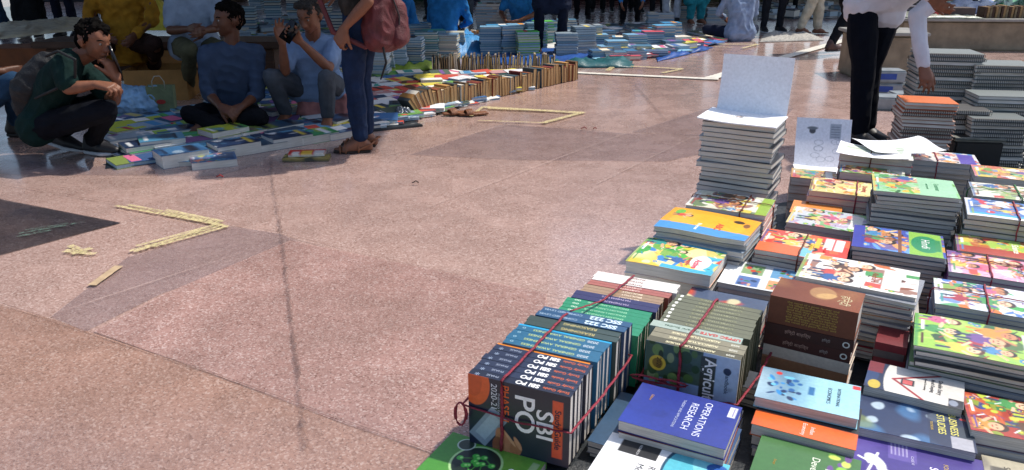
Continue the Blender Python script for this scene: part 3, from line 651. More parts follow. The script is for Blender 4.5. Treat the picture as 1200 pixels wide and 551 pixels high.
sbi = bundle((548, 438), .236, -24, .032, [
    dict(n=6, t=.028, w=WB, h=.205, col='1c2438', sp='27314a', bg='1a2236', art=a_sbi, label='dark blue bank exam guide book in the tied bundle',
         lines=[('SBI', .070, .070, .004, 'f0f0ee', dict(bold=.012, stretch=(1, .9))), ('PO', .084, .016, .022, 'f0f0ee', dict(bold=.012, stretch=(1, .9))), ('PHASE-1', .030, -.036, .038, 'e0642c', dict(bold=.01)),
                ('2020-21', .023, -.066, .052, 'd8dce0'), ('Study Guide', .023, .106, .0, '20243a', dict(bold=.01)), ('Preliminary Exam', .010, -.052, .03, 'c0c4cc')],
         spine=[('SBI PO', .022, .02, 'f0f0ee', dict(bold=.03)), ('Study Guide', .014, .095, 'e07048'), ('PHASE', .012, -.075, '9aa4b8'), ('*', .03, -.115, '98a8c0')]),
    dict(n=1, t=.016, w=WB-.01, h=.2, col='e0862c', label='thin orange book between the bank exam guides'),
    dict(n=4, t=.028, w=WB-.004, h=.205, dx=.012, col='2c6c8c', sp='2a6484', label='teal exam book in the tied bundle', spine=[('GENERAL AWARENESS', .015, -.01, 'c8d890'), ('2020', .016, .09, 'd8e0e4'), ('o', .02, -.115, '98c0d0')]),
    dict(n=1, t=.012, w=WB, h=.203, dx=.008, col='2ca0d0', label='thin sky blue book in the tied bundle'),
    dict(n=2, t=.03, w=WB, h=.205, dx=.022, col='34443c', sp='3c4c48', label='dark olive exam book in the tied bundle', spine=[('REASONING', .018, .02, 'd0c080')]),
    dict(n=2, t=.032, w=WB-.005, h=.208, dx=.034, col='24486c', sp='2c5478', label='steel blue clerk exam book at the back of the tied bundle', spine=[('SSC 222', .028, .06, 'c8dce8', dict(bold=.04)), ('COMBINED LEVEL', .015, -.07, 'a8c0d4')]),
    dict(n=7, t=.024, w=WB, h=.168, dx=.052, col='1c8a5c', sp='2a8a64', label='green exam book behind the bank exam guides', spine=[('ENGLISH LANGUAGE', .014, .0, 'a8e0b8'), ('oo', .02, -.1, 'd8f0d8')]),
    dict(n=2, t=.03, w=WB, h=.17, dx=.062, col='2c2a5c', sp='30305c', label='indigo book behind the green exam books', spine=[('MATHEMATICS', .014, 0, 'c8b8d8')]),
    dict(n=3, t=.022, w=WB-.01, h=.165, dx=.068, col='8a7058', sp='a08468', label='tan book behind the green exam books', spine=[('BIOLOGY', .016, .03, 'f0e0c8')]),
    dict(n=2, t=.02, w=WB, h=.166, dx=.07, col='9c5044', sp='a86458', label='brick red book at the far end of the tied row', spine=[('CHEMISTRY', .015, .0, 'f0dcd0')]),
    dict(n=3, t=.024, w=WB+.01, h=.168, dx=.074, col='e8e4dc', sp='e8e4dc', label='white book at the far end of the tied row', spine=[('PHYSICS', .015, .0, '7a3030')]),
], 'upright exam books tied with red twine')
def a_agri(P):
    P.grad('a8c0d4', .3, .8).noise('6c8cac', 3, lo=.4, hi=1.6, f=14, alpha=.6)
    P.rect(0, .5, 0, .62, '34502c', .9).noise('1c2c18', 4, lo=.9, hi=1.2, f=70, alpha=.5)
    r = random.Random(9)
    for k in range(22): P.ell(r.uniform(0, .55), r.uniform(0, .6), r.uniform(.03, .1), r.uniform(.03, .08), r.choice(['2c4a24', '4c6c34', '6c8c4c', '24381c', '8a9a6a']))
    P.ell(.3, .14, .11, .11, 'd8b838').ell(.3, .14, .07, .07, '8a6c1c').rect(.05, 1, .60, .76, '3a4438').ell(.2, .88, .05, .05, '24384c')
    P.rect(.7, 1, 0, .55, '385840')
agri = bundle((757, 398), .215, -27, .0, [
    dict(n=3, t=.03, w=.26, h=.215, col='5a5640', sp='8a846c', bg='7494b4', art=a_agri, pages=PG_CREAM, label='agriculture guide book in the olive bundle',
         lines=[('Agriculture', .046, .052, -.0, 'f0f0e8', dict(bold=.015, stretch=(.86, 1))), ('Handbook', .016, .1, .03, '2c3c50'), ('2020', .018, -.09, .045, '403010')], spine=[('AGRICULTURE GUIDE', .014, -.01, 'e8e0b8', dict(bold=.02)), ('2020', .012, .1, 'f0f0e0')]),
    dict(n=1, t=.04, w=.26, h=.215, dx=-.015, col='8a9c94', sp='a4b4a8', pages=PG_CREAM, label='pale green book in the olive bundle', spine=[('UPPSC GATE', .02, .07, 'c04848', dict(bold=.03)), ('General Studies', .016, -.04, '4c6a5c')]),
    dict(n=8, t=.026, w=.262, h=.215, dx=-.004, col='4c4e3c', sp='6a6c54', pages=PG_CREAM, label='olive exam guide book behind the pale green one', spine=[('COMPETITIVE SCIENCE', .013, .01, 'a8aa88'), ('8', .02, -.115, 'f0f0e8', dict(bold=.04))]),
], 'upright olive guide books tied with red twine')
# twine -------------------------------------------------------------------------------
def tube(name, pts, r, mat, closed=False, seg=6, flat=1.0, parent=None, smooth=True):
    pts = [Vector(p) for p in pts]; n = len(pts); V = []; F = []
    for i, p in enumerate(pts):
        a = pts[(i-1) % n] if (closed or i) else p; b = pts[(i+1) % n] if (closed or i < n-1) else p
        t = (b-a).normalized(); up = Vector((0, 0, 1)) if abs(t.z) < .9 else Vector((0, 1, 0))
        s = t.cross(up).normalized(); u = s.cross(t)
        rr = r[i] if isinstance(r, (list, tuple)) else r
        for k in range(seg):
            an = 2*math.pi*k/seg; V.append(p+s*math.cos(an)*rr+u*math.sin(an)*rr*flat)
    m = n if closed else n-1
    for i in range(m):
        for k in range(seg):
            a = i*seg+k; b = i*seg+(k+1) % seg; c = ((i+1) % n)*seg+(k+1) % seg; d = ((i+1) % n)*seg+k
            F.append((a, b, c, d))
    if not closed: F += [tuple(range(seg-1, -1, -1)), tuple(range((n-1)*seg, n*seg))]
    return put(name, mesh(name, V, F, mat, smooth), parent)
def dense(pts, step=.02, wob=.0015, seed=1, closed=False):
    r = random.Random(seed); out = []; pts = [Vector(p) for p in pts]
    L = pts+([pts[0]] if closed else [])
    for a, b in zip(L[:-1], L[1:]):
        k = max(1, int((b-a).length/step))
        for i in range(k): out.append(a.lerp(b, i/k)+Vector((r.uniform(-wob, wob) for _ in range(3))))
    if not closed: out.append(pts[-1])
    return out
M_TWINE = plain('red_twine', '8c2438', .55, .35, 90, .6, 200)
M_BROWN = plain('brown_cord', '6a3424', .7, .3, 90, .5, 200)
M_GSTR = plain('green_string', '3c7a44', .7, .3, 90, .5, 200)
def twine(lab, pts, mat=None, r=.0038, closed=False, group=None, seed=1, wob=.0018):
    o = tube('twine', dense(pts, .02, wob, seed, closed), r, mat or M_TWINE, closed, flat=.5)
    tag(o, lab, 'twine', group); return o
def loc(p, ex, ey, x, y, z):
    q = p+ex*x+ey*y; return Vector((q.x, q.y, z))
def tie_bundle(B, w, y1, z0, z1, zh, xv, labs, seed, bow, sh=.02):
    p, ex, ey, _ = B; g = lambda x, y, z: loc(p, ex, ey, x, y, z)
    e = .004
    twine(labs[0], [g(-.014, -e, zh), g(w*.5, -e-.002, zh-.012), g(w+.006, -e, zh-.004), g(w+.022+sh*.5, y1*.5, zh+.006), g(w+.02+sh, y1+e, zh), g(-.02+sh, y1+e, zh), g(-.016, y1*.5, zh)], closed=True, seed=seed)
    twine(labs[1], [g(xv, -e, z0+.005), g(xv+.002, -e, (z0+z1)/2), g(xv, -e, z1+.004), g(xv+.012, y1*.5, z1+.0065), g(xv+.02, y1+.002, z1+.005), g(xv+.02, y1+e, z0+.01)], seed=seed+1, r=.0042)
    for k, (dx, dz, rr) in enumerate(bow):
        c = g(xv*0+dx, -e-.012, zh+dz)
        pts = [c+ex*(rr[0]*math.cos(a))+Vector((0, 0, rr[1]*math.sin(a)))+ey*(-.008*math.sin(a*.5)) for a in [i*math.pi/7 for i in range(14)]]
        twine(labs[2+k], pts, closed=True, r=.0045, seed=seed+3+k, wob=.0005)
tie_bundle(sbi, WB, .41, .03, .2375, .145, .095, ['red twine running level round the bank exam bundle', 'red twine crossing over the bank exam bundle front to back', 'hanging bow loop of red twine at the left of the bank exam bundle'], 3,
           [(-.012, -.018, (.014, .034))])
tie_bundle(agri, .26, .34, .01, .2165, .085, .1, ['red twine running level round the agriculture bundle', 'red twine crossing over the agriculture bundle front to back', 'flat bow loop of red twine on the agriculture cover', 'smaller bow loop of red twine on the agriculture cover'], 13,
           [(.02, .02, (.05, .008)), (.09, .026, (.04, .007))])
g = lambda x, y, z: loc(sbi[0], sbi[1], sbi[2], x, y, z)
twine('red twine crossing over the green and tan book spines', [g(.12, .43, .243), g(.16, .6, .206), g(.20, .84, .206)], r=.004, seed=9)
def tie_pile(idx, lab, mat, xs=None, ys=None, r=.003):
    f = [q for q in FOOT if q[0] == idx][0]; _, cx, cy, w, d, yaw, z = f; a = R(yaw)
    ex = Vector((math.cos(a), math.sin(a), 0)); ey = Vector((-math.sin(a), math.cos(a), 0)); c = Vector((cx, cy, 0)); e = .008
    if xs is not None:
        P = lambda y, zz: c+ex*xs+ey*y+Vector((0, 0, zz))
        twine(lab+', across its cover', [P(-d/2-e, .01), P(-d/2-e, z-.01), P(-d/2-.002, z+.003), P(0, z+.0035), P(d/2, z+.003), P(d/2+e, z-.01)], mat, r)
    if ys is not None:
        P = lambda x, zz: c+ey*ys+ex*x+Vector((0, 0, zz))
        twine(lab+', along its cover', [P(-w/2-e, .02), P(-w/2-e, z-.01), P(-w/2, z+.003), P(0, z+.004), P(w/2, z+.003), P(w/2+e, z-.01), P(w/2+e, .02)], mat, r)
tie_pile('salmon edged pile tied with brown cord', 'brown cord on the salmon edged pile', M_BROWN, .06, 0.02)
tie_pile('striped workbook pile behind the lime green one', 'dark red twine on the striped workbook pile', M_TWINE, -.02, .01)
tie_pile('purple edged pile', 'red twine on the purple edged pile', M_TWINE, -.03, .03)
tie_pile('tall pile with blue and red tops at the right', 'red twine on the tall blue and red pile', M_TWINE, .0)
tie_pile('pile of pale workbooks tied with green string', 'green string on the pale workbook pile', M_GSTR, .0, .0)
tie_pile('grey pile with a purple cornered top', 'dark red twine on the grey pile', M_TWINE, -.03)
tie_pile('pink wrapped pile', 'pink twine on the wrapped pile', M_TWINE, .05)
tie_pile('pile under the red picture workbook', 'dark cord on the red workbook pile', M_BROWN, .0)
tie_pile('pile with a bright red band', 'dark cord on the pile with the red band', M_BROWN, -.02)

# --- open covers and loose sheets ------------------------------------------------------
def a_girl(P, x=.5, y=.4, s=1):
    for k in range(7):
        a = k*.9; P.ring(x+.06*s*math.cos(a), y+.05*s*math.sin(a), .05*s, .035*s, .0007, '50545c')
    P.ell(x, y, .05*s, .05*s, '4a4448').ell(x, y-.01, .03*s, .03*s, 'd0c0b8')
    P.line(x-.1*s, y-.1*s, x+.12*s, y-.08*s, .0008, '606468')
def curved_sheet(w, h, lean, curl, nx=10, ny=14, th=.0012, col='dfe4ee', art=None, hang=0):
    mb = MB()
    def pf(X, Y):
        P = Paint(X, Y, w, h, col)
        if art: art(P)
        return np.clip(P.c, .003, .9)
    gridbox(mb, -w/2, w/2, 0, h, 0, th, nx, ny, None, lin(hexc(col)), pf)
    V = []
    for (x, y, z) in mb.V:
        t = y/h; ang = R(lean)+R(curl)*t*.5
        V.append((x, y*math.cos(ang)-z*math.sin(ang), y*math.sin(ang)+z*math.cos(ang)+hang*(x/w)**2))
    mb.V = V; return mb
# raised cover of the tall stack: a part of its top book
stack('wedged low pile between the red tied bundle and the blue book', (688, 516), .055, .085, .26, 3, -27, ('30404c', '8a8c90', '6a3430'), bg='34506c', cell=.004, art=art_plain('203040', 4), text=dict(label='dark blue book wedged low between the red tied bundle and the blue book'))
stack('low filler pile under the agriculture cover', (762, 470), .07, .24, .07, 3, -27, ('5c5048', '8a8c90', '4a3c58'), bg='30343c', cell=.004, text=dict(label='charcoal book lying low beneath the agriculture cover'))
stack('low filler pile in front of the brown stack', (866, 452), .07, .26, .1, 4, -30, ('6a5a50', '8a8c90', '3a3c48'), bg='383c44', cell=.004, text=dict(label='slate book lying low in front of the brown stack'))
stack('low red spined pile beside the brown stack', (1026, 400), .15, .085, .12, 6, -29, ('7c262e', '6a5c58', '8a3038', '58343c', '6c2028', '8c8c90'), bg='74282e', cell=.004, spine='F', text=dict(label='red spined book low between the brown stack and the lime workbook'))
f = [q for q in FOOT if q[0].startswith('tall grey')][0]
top = tall[0]; tt = .57/27
mb = curved_sheet(.295, .245, 74, 14, col='eceef4', art=lambda P: P.noise('e0e4ee', 3, lo=.3, hi=1.8, f=12, alpha=.5))
mb.build('open_cover', M_MATT, top, loc=(0.0, .11, tt))
mb = MB()
def pgf(X, Y):
    P = Paint(X, Y, .32, .24, 'eef0f4'); a_girl(P, .45, .45, 1.3); P.rect(.7, .78, .2, .5, 'b8c0d0'); return np.clip(P.c, .003, .9)
gridbox(mb, -.16, .16, -.125, .115, 0, .005, 70, 60, lambda X, Y: .010*np.clip(-X/.16, 0, 1)**2+.006*np.clip(-Y/.115, 0, 1)**2*0, lin(hexc('e8eaee')), pgf)
mb.build('open_page', M_MATT, top, loc=(-.006, -.004, tt+.0005))
# propped drawing book behind
kb = empty('open_book', at(962, 196, .17), R(-14))
tag(kb, 'open white activity book with its printed page propped up behind the tall grey stack', 'book')
mb = MB(); gridbox(mb, -.13, .13, -.12, .07, 0, .17, 1, 1, None, lin(hexc('a0a4ac')));
kb.location.z = 0
mb.build('lower_block', PG_WHITE, kb)
def a_draw(P):
    P.noise('dde2ec', 4, lo=.3, hi=1.6, f=15)
    for k in range(9): P.ring(.3+.55*random.Random(k).random(), .15+.4*random.Random(k+50).random(), .08, .05, .0007, '9098a8')
    P.ell(.3, .75, .06, .06, '505058').ell(.3, .8, .1, .03, '707880').rect(.62, .82, .6, .9, 'a8b0bc')
    for k in range(5): P.rect(.64, .8, .63+.05*k, .645+.05*k, '707884')
def up(P): a_draw(P)
mb = MB()
def pf2(X, Y):
    # upright page: art right = +x, art up = +y
    P = Paint(X, Y, .27, .26, 'e6e9f2'); P.S = X+.135; P.T = Y; P.w = .27; P.h = .26; a_draw(P); return np.clip(P.c, .003, .9)
gridbox(mb, -.135, .135, 0, .26, 0, .002, 80, 80, None, lin(hexc('e0e4ee')), pf2)
mb.V = [(x, y*math.cos(R(52+10*y/.26))-z*.8, y*math.sin(R(52+10*y/.26))+z*.6) for x, y, z in mb.V]
mb.build('raised_page', M_MATT, kb, loc=(.0, -.01, .172))
mb = MB(); gridbox(mb, -.14, .14, -.13, -.005, 0, .004, 6, 4, lambda X, Y: .006*np.abs(X/.14)**2, lin(hexc('e8eaf0'))); mb.build('lower_page', M_MATT, kb, loc=(0, 0, .1705))
# loose white sheets on the red banded pile
f = [q for q in FOOT if q[0] == 'pile with a bright red band'][0]
def sheet(lab, x, y, z, w, h, rz, art=None, col='f0f0f2', curl=.02, name='paper_sheet'):
    mb = MB()
    def pf(X, Y):
        P = Paint(X, Y, w, h, col)
        if art: art(P)
        return np.clip(P.c, .003, .9)
    gridbox(mb, -w/2, w/2, -h/2, h/2, 0, .0012, 40 if art else 12, 30 if art else 10, lambda X, Y: curl*(np.clip(X/(w/2), 0, 1)**2+.6*np.clip(-X/(w/2), 0, 1)**3)*(1+.4*np.sin(Y*20)), lin(hexc(col)), pf)
    o = mb.build(name, M_MATT, loc=(x, y, z), rot=(0, 0, R(rz))); tag(o, lab, 'paper'); return o
sheet('printed sheet with green rows lying on the red banded pile', f[1]-.02, f[2]-.02, .343, .31, .22, -27, lambda P: [P.rect(.1+.1*k, .17+.1*k, .1, .9, c) for k, c in enumerate(['9ab88a', 'c8d0c0', '8aa878', 'b8c4b0', 'a8b89a'])])
sheet('blank white sheet with a curled edge on the red banded pile', f[1]+.12, f[2]+.05, .352, .33, .25, 2, curl=.018)
# ================================================================== PEOPLE
ICO = None
def ico():
    global ICO
    if ICO is None:
        bm = bmesh.new(); bmesh.ops.create_icosphere(bm, subdivisions=2, radius=1); ICO = [v.co.copy() for v in bm.verts]; bm.free()
    return ICO
class Vol:
    def __init__(s): s.bm = bmesh.new()
    def hull(s, *S):
        vs = []
        for (p, r) in S:
            p = Vector(p); rr = r if isinstance(r, tuple) else (r, r, r)
            for c in ico(): vs.append(s.bm.verts.new(p+Vector((c.x*rr[0], c.y*rr[1], c.z*rr[2]))))
        g = bmesh.ops.convex_hull(s.bm, input=vs)
        bmesh.ops.delete(s.bm, geom=list({e for e in g['geom_interior'] if isinstance(e, bmesh.types.BMVert) and e.is_valid}), context='VERTS')
        return s
    def chain(s, pts, rs):
        for a, b, ra, rb in zip(pts[:-1], pts[1:], rs[:-1], rs[1:]): s.hull((a, ra), (b, rb))
        return s
    def mesh(s, name, vox, mat, smooth=3, fold=0, freq=9, seed=0, gather=None):
        me = bpy.data.meshes.new('tmp'); s.bm.to_mesh(me); s.bm.free()
        o = bpy.data.objects.new('tmp', me); TS.collection.objects.link(o)
        m = o.modifiers.new('r', 'REMESH'); m.mode = 'VOXEL'; m.voxel_size = vox; m.use_smooth_shade = True
        if smooth: k = o.modifiers.new('s', 'SMOOTH'); k.iterations = smooth; k.factor = .5
        TS.view_layers[0].update(); dg = TS.view_layers[0].depsgraph
        out = bpy.data.meshes.new_from_object(o.evaluated_get(dg)); bpy.data.objects.remove(o); bpy.data.meshes.remove(me)
        out.name = name
        if fold:
            n = len(out.vertices); co = np.empty(n*3, np.float32); no = np.empty(n*3, np.float32)
            out.vertices.foreach_get('co', co); out.vertices.foreach_get('normal', no); co = co.reshape(-1, 3); no = no.reshape(-1, 3)
            rs = np.random.RandomState(seed+1); A_ = np.zeros(n); B_ = np.zeros(n)
            for k in range(7):
                w_ = rs.normal(size=3); w_ /= np.linalg.norm(w_); A_ += np.sin(co @ w_*freq*rs.uniform(1.6, 4.2)+rs.rand()*6.28+1.2*np.sin(co @ rs.normal(size=3)*freq*.8))
                w_ = rs.normal(size=3)*np.array((1, 1, 1.6)); w_ /= np.linalg.norm(w_); B_ += np.sin(co @ w_*freq*rs.uniform(4, 8)+rs.rand()*6.28+1.5*np.sin(co @ rs.normal(size=3)*freq))
            d = (fold*(.32*A_/1.3+.55*(1-np.abs(B_/1.6))-.2)).astype(np.float32)
            co += no*d[:, None]; out.vertices.foreach_set('co', co.ravel())
        out.materials.clear(); out.materials.append(mat)
        out.polygons.foreach_set('use_smooth', [True]*len(out.polygons)); out.update()
        return out
V3 = Vector
SKIN = {k: plain('skin_'+k, v, .5, .12, 25, .15, 150, spec=.4) for k, v in dict(brown='7a4e38', dark='5c3826', tan='9a6a4c').items()}
M_HAIR = plain('black_hair', '0a0807', .9, .3, 120, .3, 220, spec=.08)
M_GHAIR = plain('grey_hair', '6a6460', .6, .4, 120, .8, 220)
M_EYE = plain('eye_white', '8a827a', .2, .02); M_IRIS = plain('iris_dark', '1a0e0a', .15, .02)
def cloth(name, c, var=.22, rough=.85): return plain('cloth_'+name, c, rough, var, 14, .5, 260, spec=.15)
def frame(f, u):
    f = V3(f).normalized(); r = f.cross(V3(u)).normalized(); u = r.cross(f); return r, f, u
def add_head(B, hc, f, u, k=1.0, ears=True):
    r, f, u = frame(f, u); q = lambda x, y, z: hc+(r*x+f*y+u*z)*k
    B.hull((q(0, -.018, .03), .082*k), (q(0, .022, .035), .072*k), (q(0, -.03, .0), .07*k))
    B.hull((q(0, .02, .03), .07*k), (q(.03, .05, -.02), .032*k), (q(-.03, .05, -.02), .032*k), (q(.035, .02, -.06), .024*k), (q(-.035, .02, -.06), .024*k), (q(0, .062, -.088), .018*k), (q(0, .07, .03), .03*k))
    B.hull((q(0, .092, .012), .008*k), (q(0, .112, -.026), .010*k), (q(.013, .098, -.032), .008*k), (q(-.013, .098, -.032), .008*k))
    B.hull((q(.018, .083, -.056), .008*k), (q(-.018, .083, -.056), .008*k), (q(0, .09, -.055), .009*k))
    B.hull((q(.035, .078, .026), .009*k), (q(0, .086, .026), .009*k), (q(-.035, .078, .026), .009*k))
    if ears:
        for s in (-1, 1): B.hull((q(s*.083, -.008, .012), .012*k), (q(s*.088, -.018, .002), .012*k), (q(s*.08, -.006, -.025), .008*k))
def add_hand(B, w, d, nrm, side, curl=25, spread=.0, k=1.0, thumb=35, curls=None):
    """w wrist, d direction of the fingers, nrm = out of the palm, side = direction of the thumb (+1/-1 along d x nrm)"""
    d = V3(d).normalized(); n = (V3(nrm)-d*V3(nrm).dot(d)).normalized(); l = d.cross(n)*side
    q = lambda a, b, c: w+(d*a+l*b+n*c)*k
    B.hull((q(0, .012, 0), .02*k), (q(0, -.012, 0), .02*k), (q(.085, .03, 0), .0125*k), (q(.088, .01, 0), .0135*k), (q(.084, -.012, 0), .0125*k), (q(.076, -.032, 0), .0115*k), (q(.03, .022, .006), .017*k))
    for i, (b, a0, L, r) in enumerate(((.031, .086, .072, .0092), (.0105, .09, .08, .0095), (-.0115, .087, .074, .0090), (-.032, .078, .058, .0080))):
        cu = R(curls[i] if curls else curl*(1+.15*i)); p = q(a0, b, 0); ang = 0; dl = l*(spread*(1.5-i)*.12); pts = [p]
        for j, fr in enumerate((.45, .31, .24)):
            ang += cu*(.9 if j == 0 else 1.0); dd = (d*math.cos(ang)+n*math.sin(ang)+dl).normalized(); p = p+dd*L*fr*k; pts.append(p)
        B.chain(pts, [r*k, r*.95*k, r*.85*k, r*.72*k])
    ta = R(thumb); p0 = q(.022, .026, .006); dd = (d*math.cos(ta)+l*math.sin(ta)+n*.25).normalized(); p1 = p0+dd*.042*k
    dd2 = (d*math.cos(ta*.6)+l*math.sin(ta*.6)+n*(.3+curl/90)).normalized(); p2 = p1+dd2*.03*k; p3 = p2+(dd2+n*curl/120).normalized()*.024*k
    B.chain([p0, p1, p2, p3], [.015*k, .0115*k, .0105*k, .0085*k])
def add_foot(B, an, toe_dir, k=1.0, bare=True):
    t = V3((toe_dir[0], toe_dir[1], 0)).normalized(); s = t.cross(V3((0, 0, 1))); g = an.z-.085*k
    q = lambda a, b, c: V3((an.x, an.y, g))+t*a*k+s*b*k+V3((0, 0, c*k))
    B.hull((q(-.045, 0, .03), .03*k), (q(0, 0, .07), .034*k), (q(.09, .02, .03), .026*k), (q(.1, -.02, .026), .026*k), (q(-.01, .0, .028), .028*k))
    if bare:
        for i in range(5): B.hull((q(.1, .03-.017*i, .02), .014*k), (q(.165-.012*i, .03-.017*i, .013), (.0125 if i == 0 else .0095)*k))
def shoe_meshes(an, toe_dir, col, sole, vox=.006, k=1.0):
    t = V3((toe_dir[0], toe_dir[1], toe_dir[2] if len(toe_dir) > 2 else 0)).normalized(); s = t.cross(V3((0, 0, 1))).normalized(); upv = s.cross(t); g = an-upv*.085*k
    q = lambda a, b, c: g+t*a*k+s*b*k+upv*c*k
    B = Vol(); B.hull((q(-.05, 0, .045), .034*k), (q(-.02, 0, .085), .042*k), (q(.07, .012, .045), .038*k), (q(.08, -.015, .045), .036*k)); B.hull((q(.07, .01, .045), .038*k), (q(.08, -.015, .045), .036*k), (q(.165, .0, .033), .028*k))
    B.hull((q(-.02, 0, .085), .043*k), (q(-.012, 0, .105), .044*k))
    S = Vol(); S.hull((q(-.06, .016, .012), .014*k), (q(-.06, -.016, .012), .014*k), (q(.08, .042, .012), .012*k), (q(.08, -.042, .012), .012*k), (q(.18, .012, .016), .012*k), (q(.18, -.014, .016), .012*k))
    return B.mesh('shoe', vox, col, 2), S.mesh('sole', vox, sole, 1)
def person(label, J, top, bottom, skin='brown', hair=M_HAIR, vox=.006, face=(0, 1, 0), up=(0, 0, 1), shoes=('1c1c20', 'c8c8c8'), sleeve='short', hem=.0, fold=.006, hands=None, bare=False, group=None,
           hairstyle='short', k=1.0, trouser_w=1.0, collar=True, kurta=0, feet=None, wide=1.0, child=False, extra=None):
    """J: world joints head, shL shR elL elR wrL wrR hipL hipR knL knR anL anR, toeL toeR (directions)"""
    J = {a: (V3(b) if not isinstance(b, Vector) else b) for a, b in J.items()}
    P = (J['hipL']+J['hipR'])/2; C = (J['shL']+J['shR'])/2; u = (C-P).normalized(); r = (J['shR']-J['shL']).normalized(); rp = (J['hipR']-J['hipL']).normalized(); f = u.cross(r)*1.0
    hd = J['head']; root = empty('person', (P.x, P.y, 0)); tag(root, label, 'person', group)
    off = V3((P.x, P.y, 0)); sk = SKIN[skin]
    L = lambda p: p-off
    J2 = {a: (L(b) if a not in ('toeL', 'toeR') else b) for a, b in J.items()}; P = L(P); C = L(C); hd = L(hd)
    def torso(B, e):
        B.hull((J2['hipL']-u*.0, .1*k+e*1.3), (J2['hipR'], .1*k+e*1.3), (P+u*.12+r*.055, .092*k+e), (P+u*.12-r*.055, .092*k+e))
        m = P.lerp(C, .42)
        B.hull((P+u*.1+r*.06, .092*k+e), (P+u*.1-r*.06, .092*k+e), (m+r*.062*wide, .09*k+e), (m-r*.062*wide, .09*k+e))
        c = P.lerp(C, .76)
        B.hull((m+r*.062*wide, .09*k+e), (m-r*.062*wide, .09*k+e), (c+r*.09*wide, .095*k+e), (c-r*.09*wide, .095*k+e))
        B.hull((c+r*.09, .095*k+e), (c-r*.09, .095*k+e), (C+r*.05+u*.015, .062*k+e), (C-r*.05+u*.015, .062*k+e), (J2['shR']-r*.02, .056*k+e), (J2['shL']+r*.02, .056*k+e))
    B = Vol(); torso(B, -.012)
    for s in 'LR':
        sh, el, wr, hp, kn, an = (J2[a+s] for a in ('sh', 'el', 'wr', 'hip', 'kn', 'an'))
        B.chain([sh, sh.lerp(el, .5), el, el.lerp(wr, .35), wr], [.05*k, .043*k, .036*k, .037*k, .024*k])
        B.chain([hp, hp.lerp(kn, .5), kn, kn.lerp(an, .35), an], [.08*k, .068*k, .05*k, .05*k, .032*k])
        h = (hands or {}).get(s, {})
        d = V3(h.get('d', (wr-el))); n = V3(h.get('n', (rp*(1 if s == 'L' else -1)))); 
        add_hand(B, wr+d.normalized()*.012, d, n, h.get('side', 1 if s == 'L' else -1), h.get('curl', 22), h.get('spread', .3), k*h.get('k', 1), h.get('thumb', 35), h.get('curls'))
        if bare or feet: add_foot(B, an, J['toe'+s], k)
        else: B.hull((an, .03), (an-V3((0, 0, .03)), .03))
    neck0 = C+u*.02; hr, hf, hu = frame(face, up)
    B.hull((neck0, .06*k), (hd-hu*.06-hf*.012, .052*k))
    add_head(B, hd, face, up, k)
    put('body', B.mesh('body', vox, sk, 3), root)
    if vox < .009:
        for s in (-1, 1):
            V = Vol(); V.hull((hd+hr*s*.031*k+hf*.077*k+hu*.007*k, .0105*k)); e = put('eye', V.mesh('eye', .0025, M_EYE, 1), root)
            V = Vol(); V.hull((hd+hr*s*.031*k+hf*.0845*k+hu*.007*k, .0056*k)); put('iris', V.mesh('iris', .0015, M_IRIS, 1), e)
            V = Vol(); V.hull((hd+hr*s*.018*k+hf*.089*k+hu*.027*k, .0042), (hd+hr*s*.035*k+hf*.083*k+hu*.031*k, .0045), (hd+hr*s*.05*k+hf*.072*k+hu*.026*k, .003)); put('eyebrow', V.mesh('eyebrow', .0025, hair, 0), root)
    # hair
    H = Vol(); q = lambda x, y, z: hd+(hr*x+hf*y+hu*z)*k
    if hairstyle == 'short':
        H.hull((q(0, -.03, .045), .084*k), (q(0, .012, .062), .07*k)); H.hull((q(.0, -.045, .0), .07*k), (q(0, -.03, .05), .08*k), (q(0, -.055, -.03), .045*k))
        H.hull((q(.045, .045, .09), .022), (q(-.045, .045, .09), .022), (q(0, .06, .09), .025), (q(0, -.01, .1), .045))
        for s in (-1, 1): H.hull((q(s*.068, .01, .03), .018), (q(s*.074, .0, .0), .012), (q(s*.05, -.03, .06), .04))
    elif hairstyle == 'bald':
        H.hull((q(0, -.05, .0), .062*k), (q(.055, -.02, .0), .034), (q(-.055, -.02, .0), .034), (q(0, -.06, .03), .05))
    elif hairstyle == 'cap': H.hull((q(0, -.02, .06), .085*k), (q(0, .0, .065), .08*k))
    elif hairstyle == 'bun': H.hull((q(0, -.03, .045), .086*k), (q(0, .012, .062), .07*k), (q(0, -.045, .0), .07*k)); H.hull((q(0, -.11, .0), .045))
    put('hair', H.mesh('hair', max(.005, vox*.8), hair, 1, fold=.010 if hairstyle != 'bald' else .003, freq=34), root)
    # top
    T = Vol(); torso(T, .012 if vox < .01 else .026)
    for s in 'LR':
        sh, el, wr = (J2[a+s] for a in ('sh', 'el', 'wr'))
        if sleeve == 'short': T.chain([sh, sh.lerp(el, .75)], [.07*k, .062*k])
        elif sleeve == 'rolled': T.chain([sh, el, el.lerp(wr, .3)], [.068*k, .056*k, .05*k])
        else: T.chain([sh, sh.lerp(el, .6), el, wr], [.068*k, .058*k, .052*k, .038*k])
    if hem: 
        fl_ = V3((0, 0, -1)); T.hull((P+r*.09, .105*k), (P-r*.09, .105*k), (P+fl_*hem+r*.1, .1), (P+fl_*hem-r*.1, .1)) if not kurta else T.hull((P+r*.09, .11*k), (P-r*.09, .11*k), (P+fl_*kurta+r*.13, .12), (P+fl_*kurta-r*.13, .12))
    put('shirt', T.mesh('shirt', max(.006, vox), top, 2, fold=fold, freq=8, seed=hash(label) % 50 if False else len(label)), root)
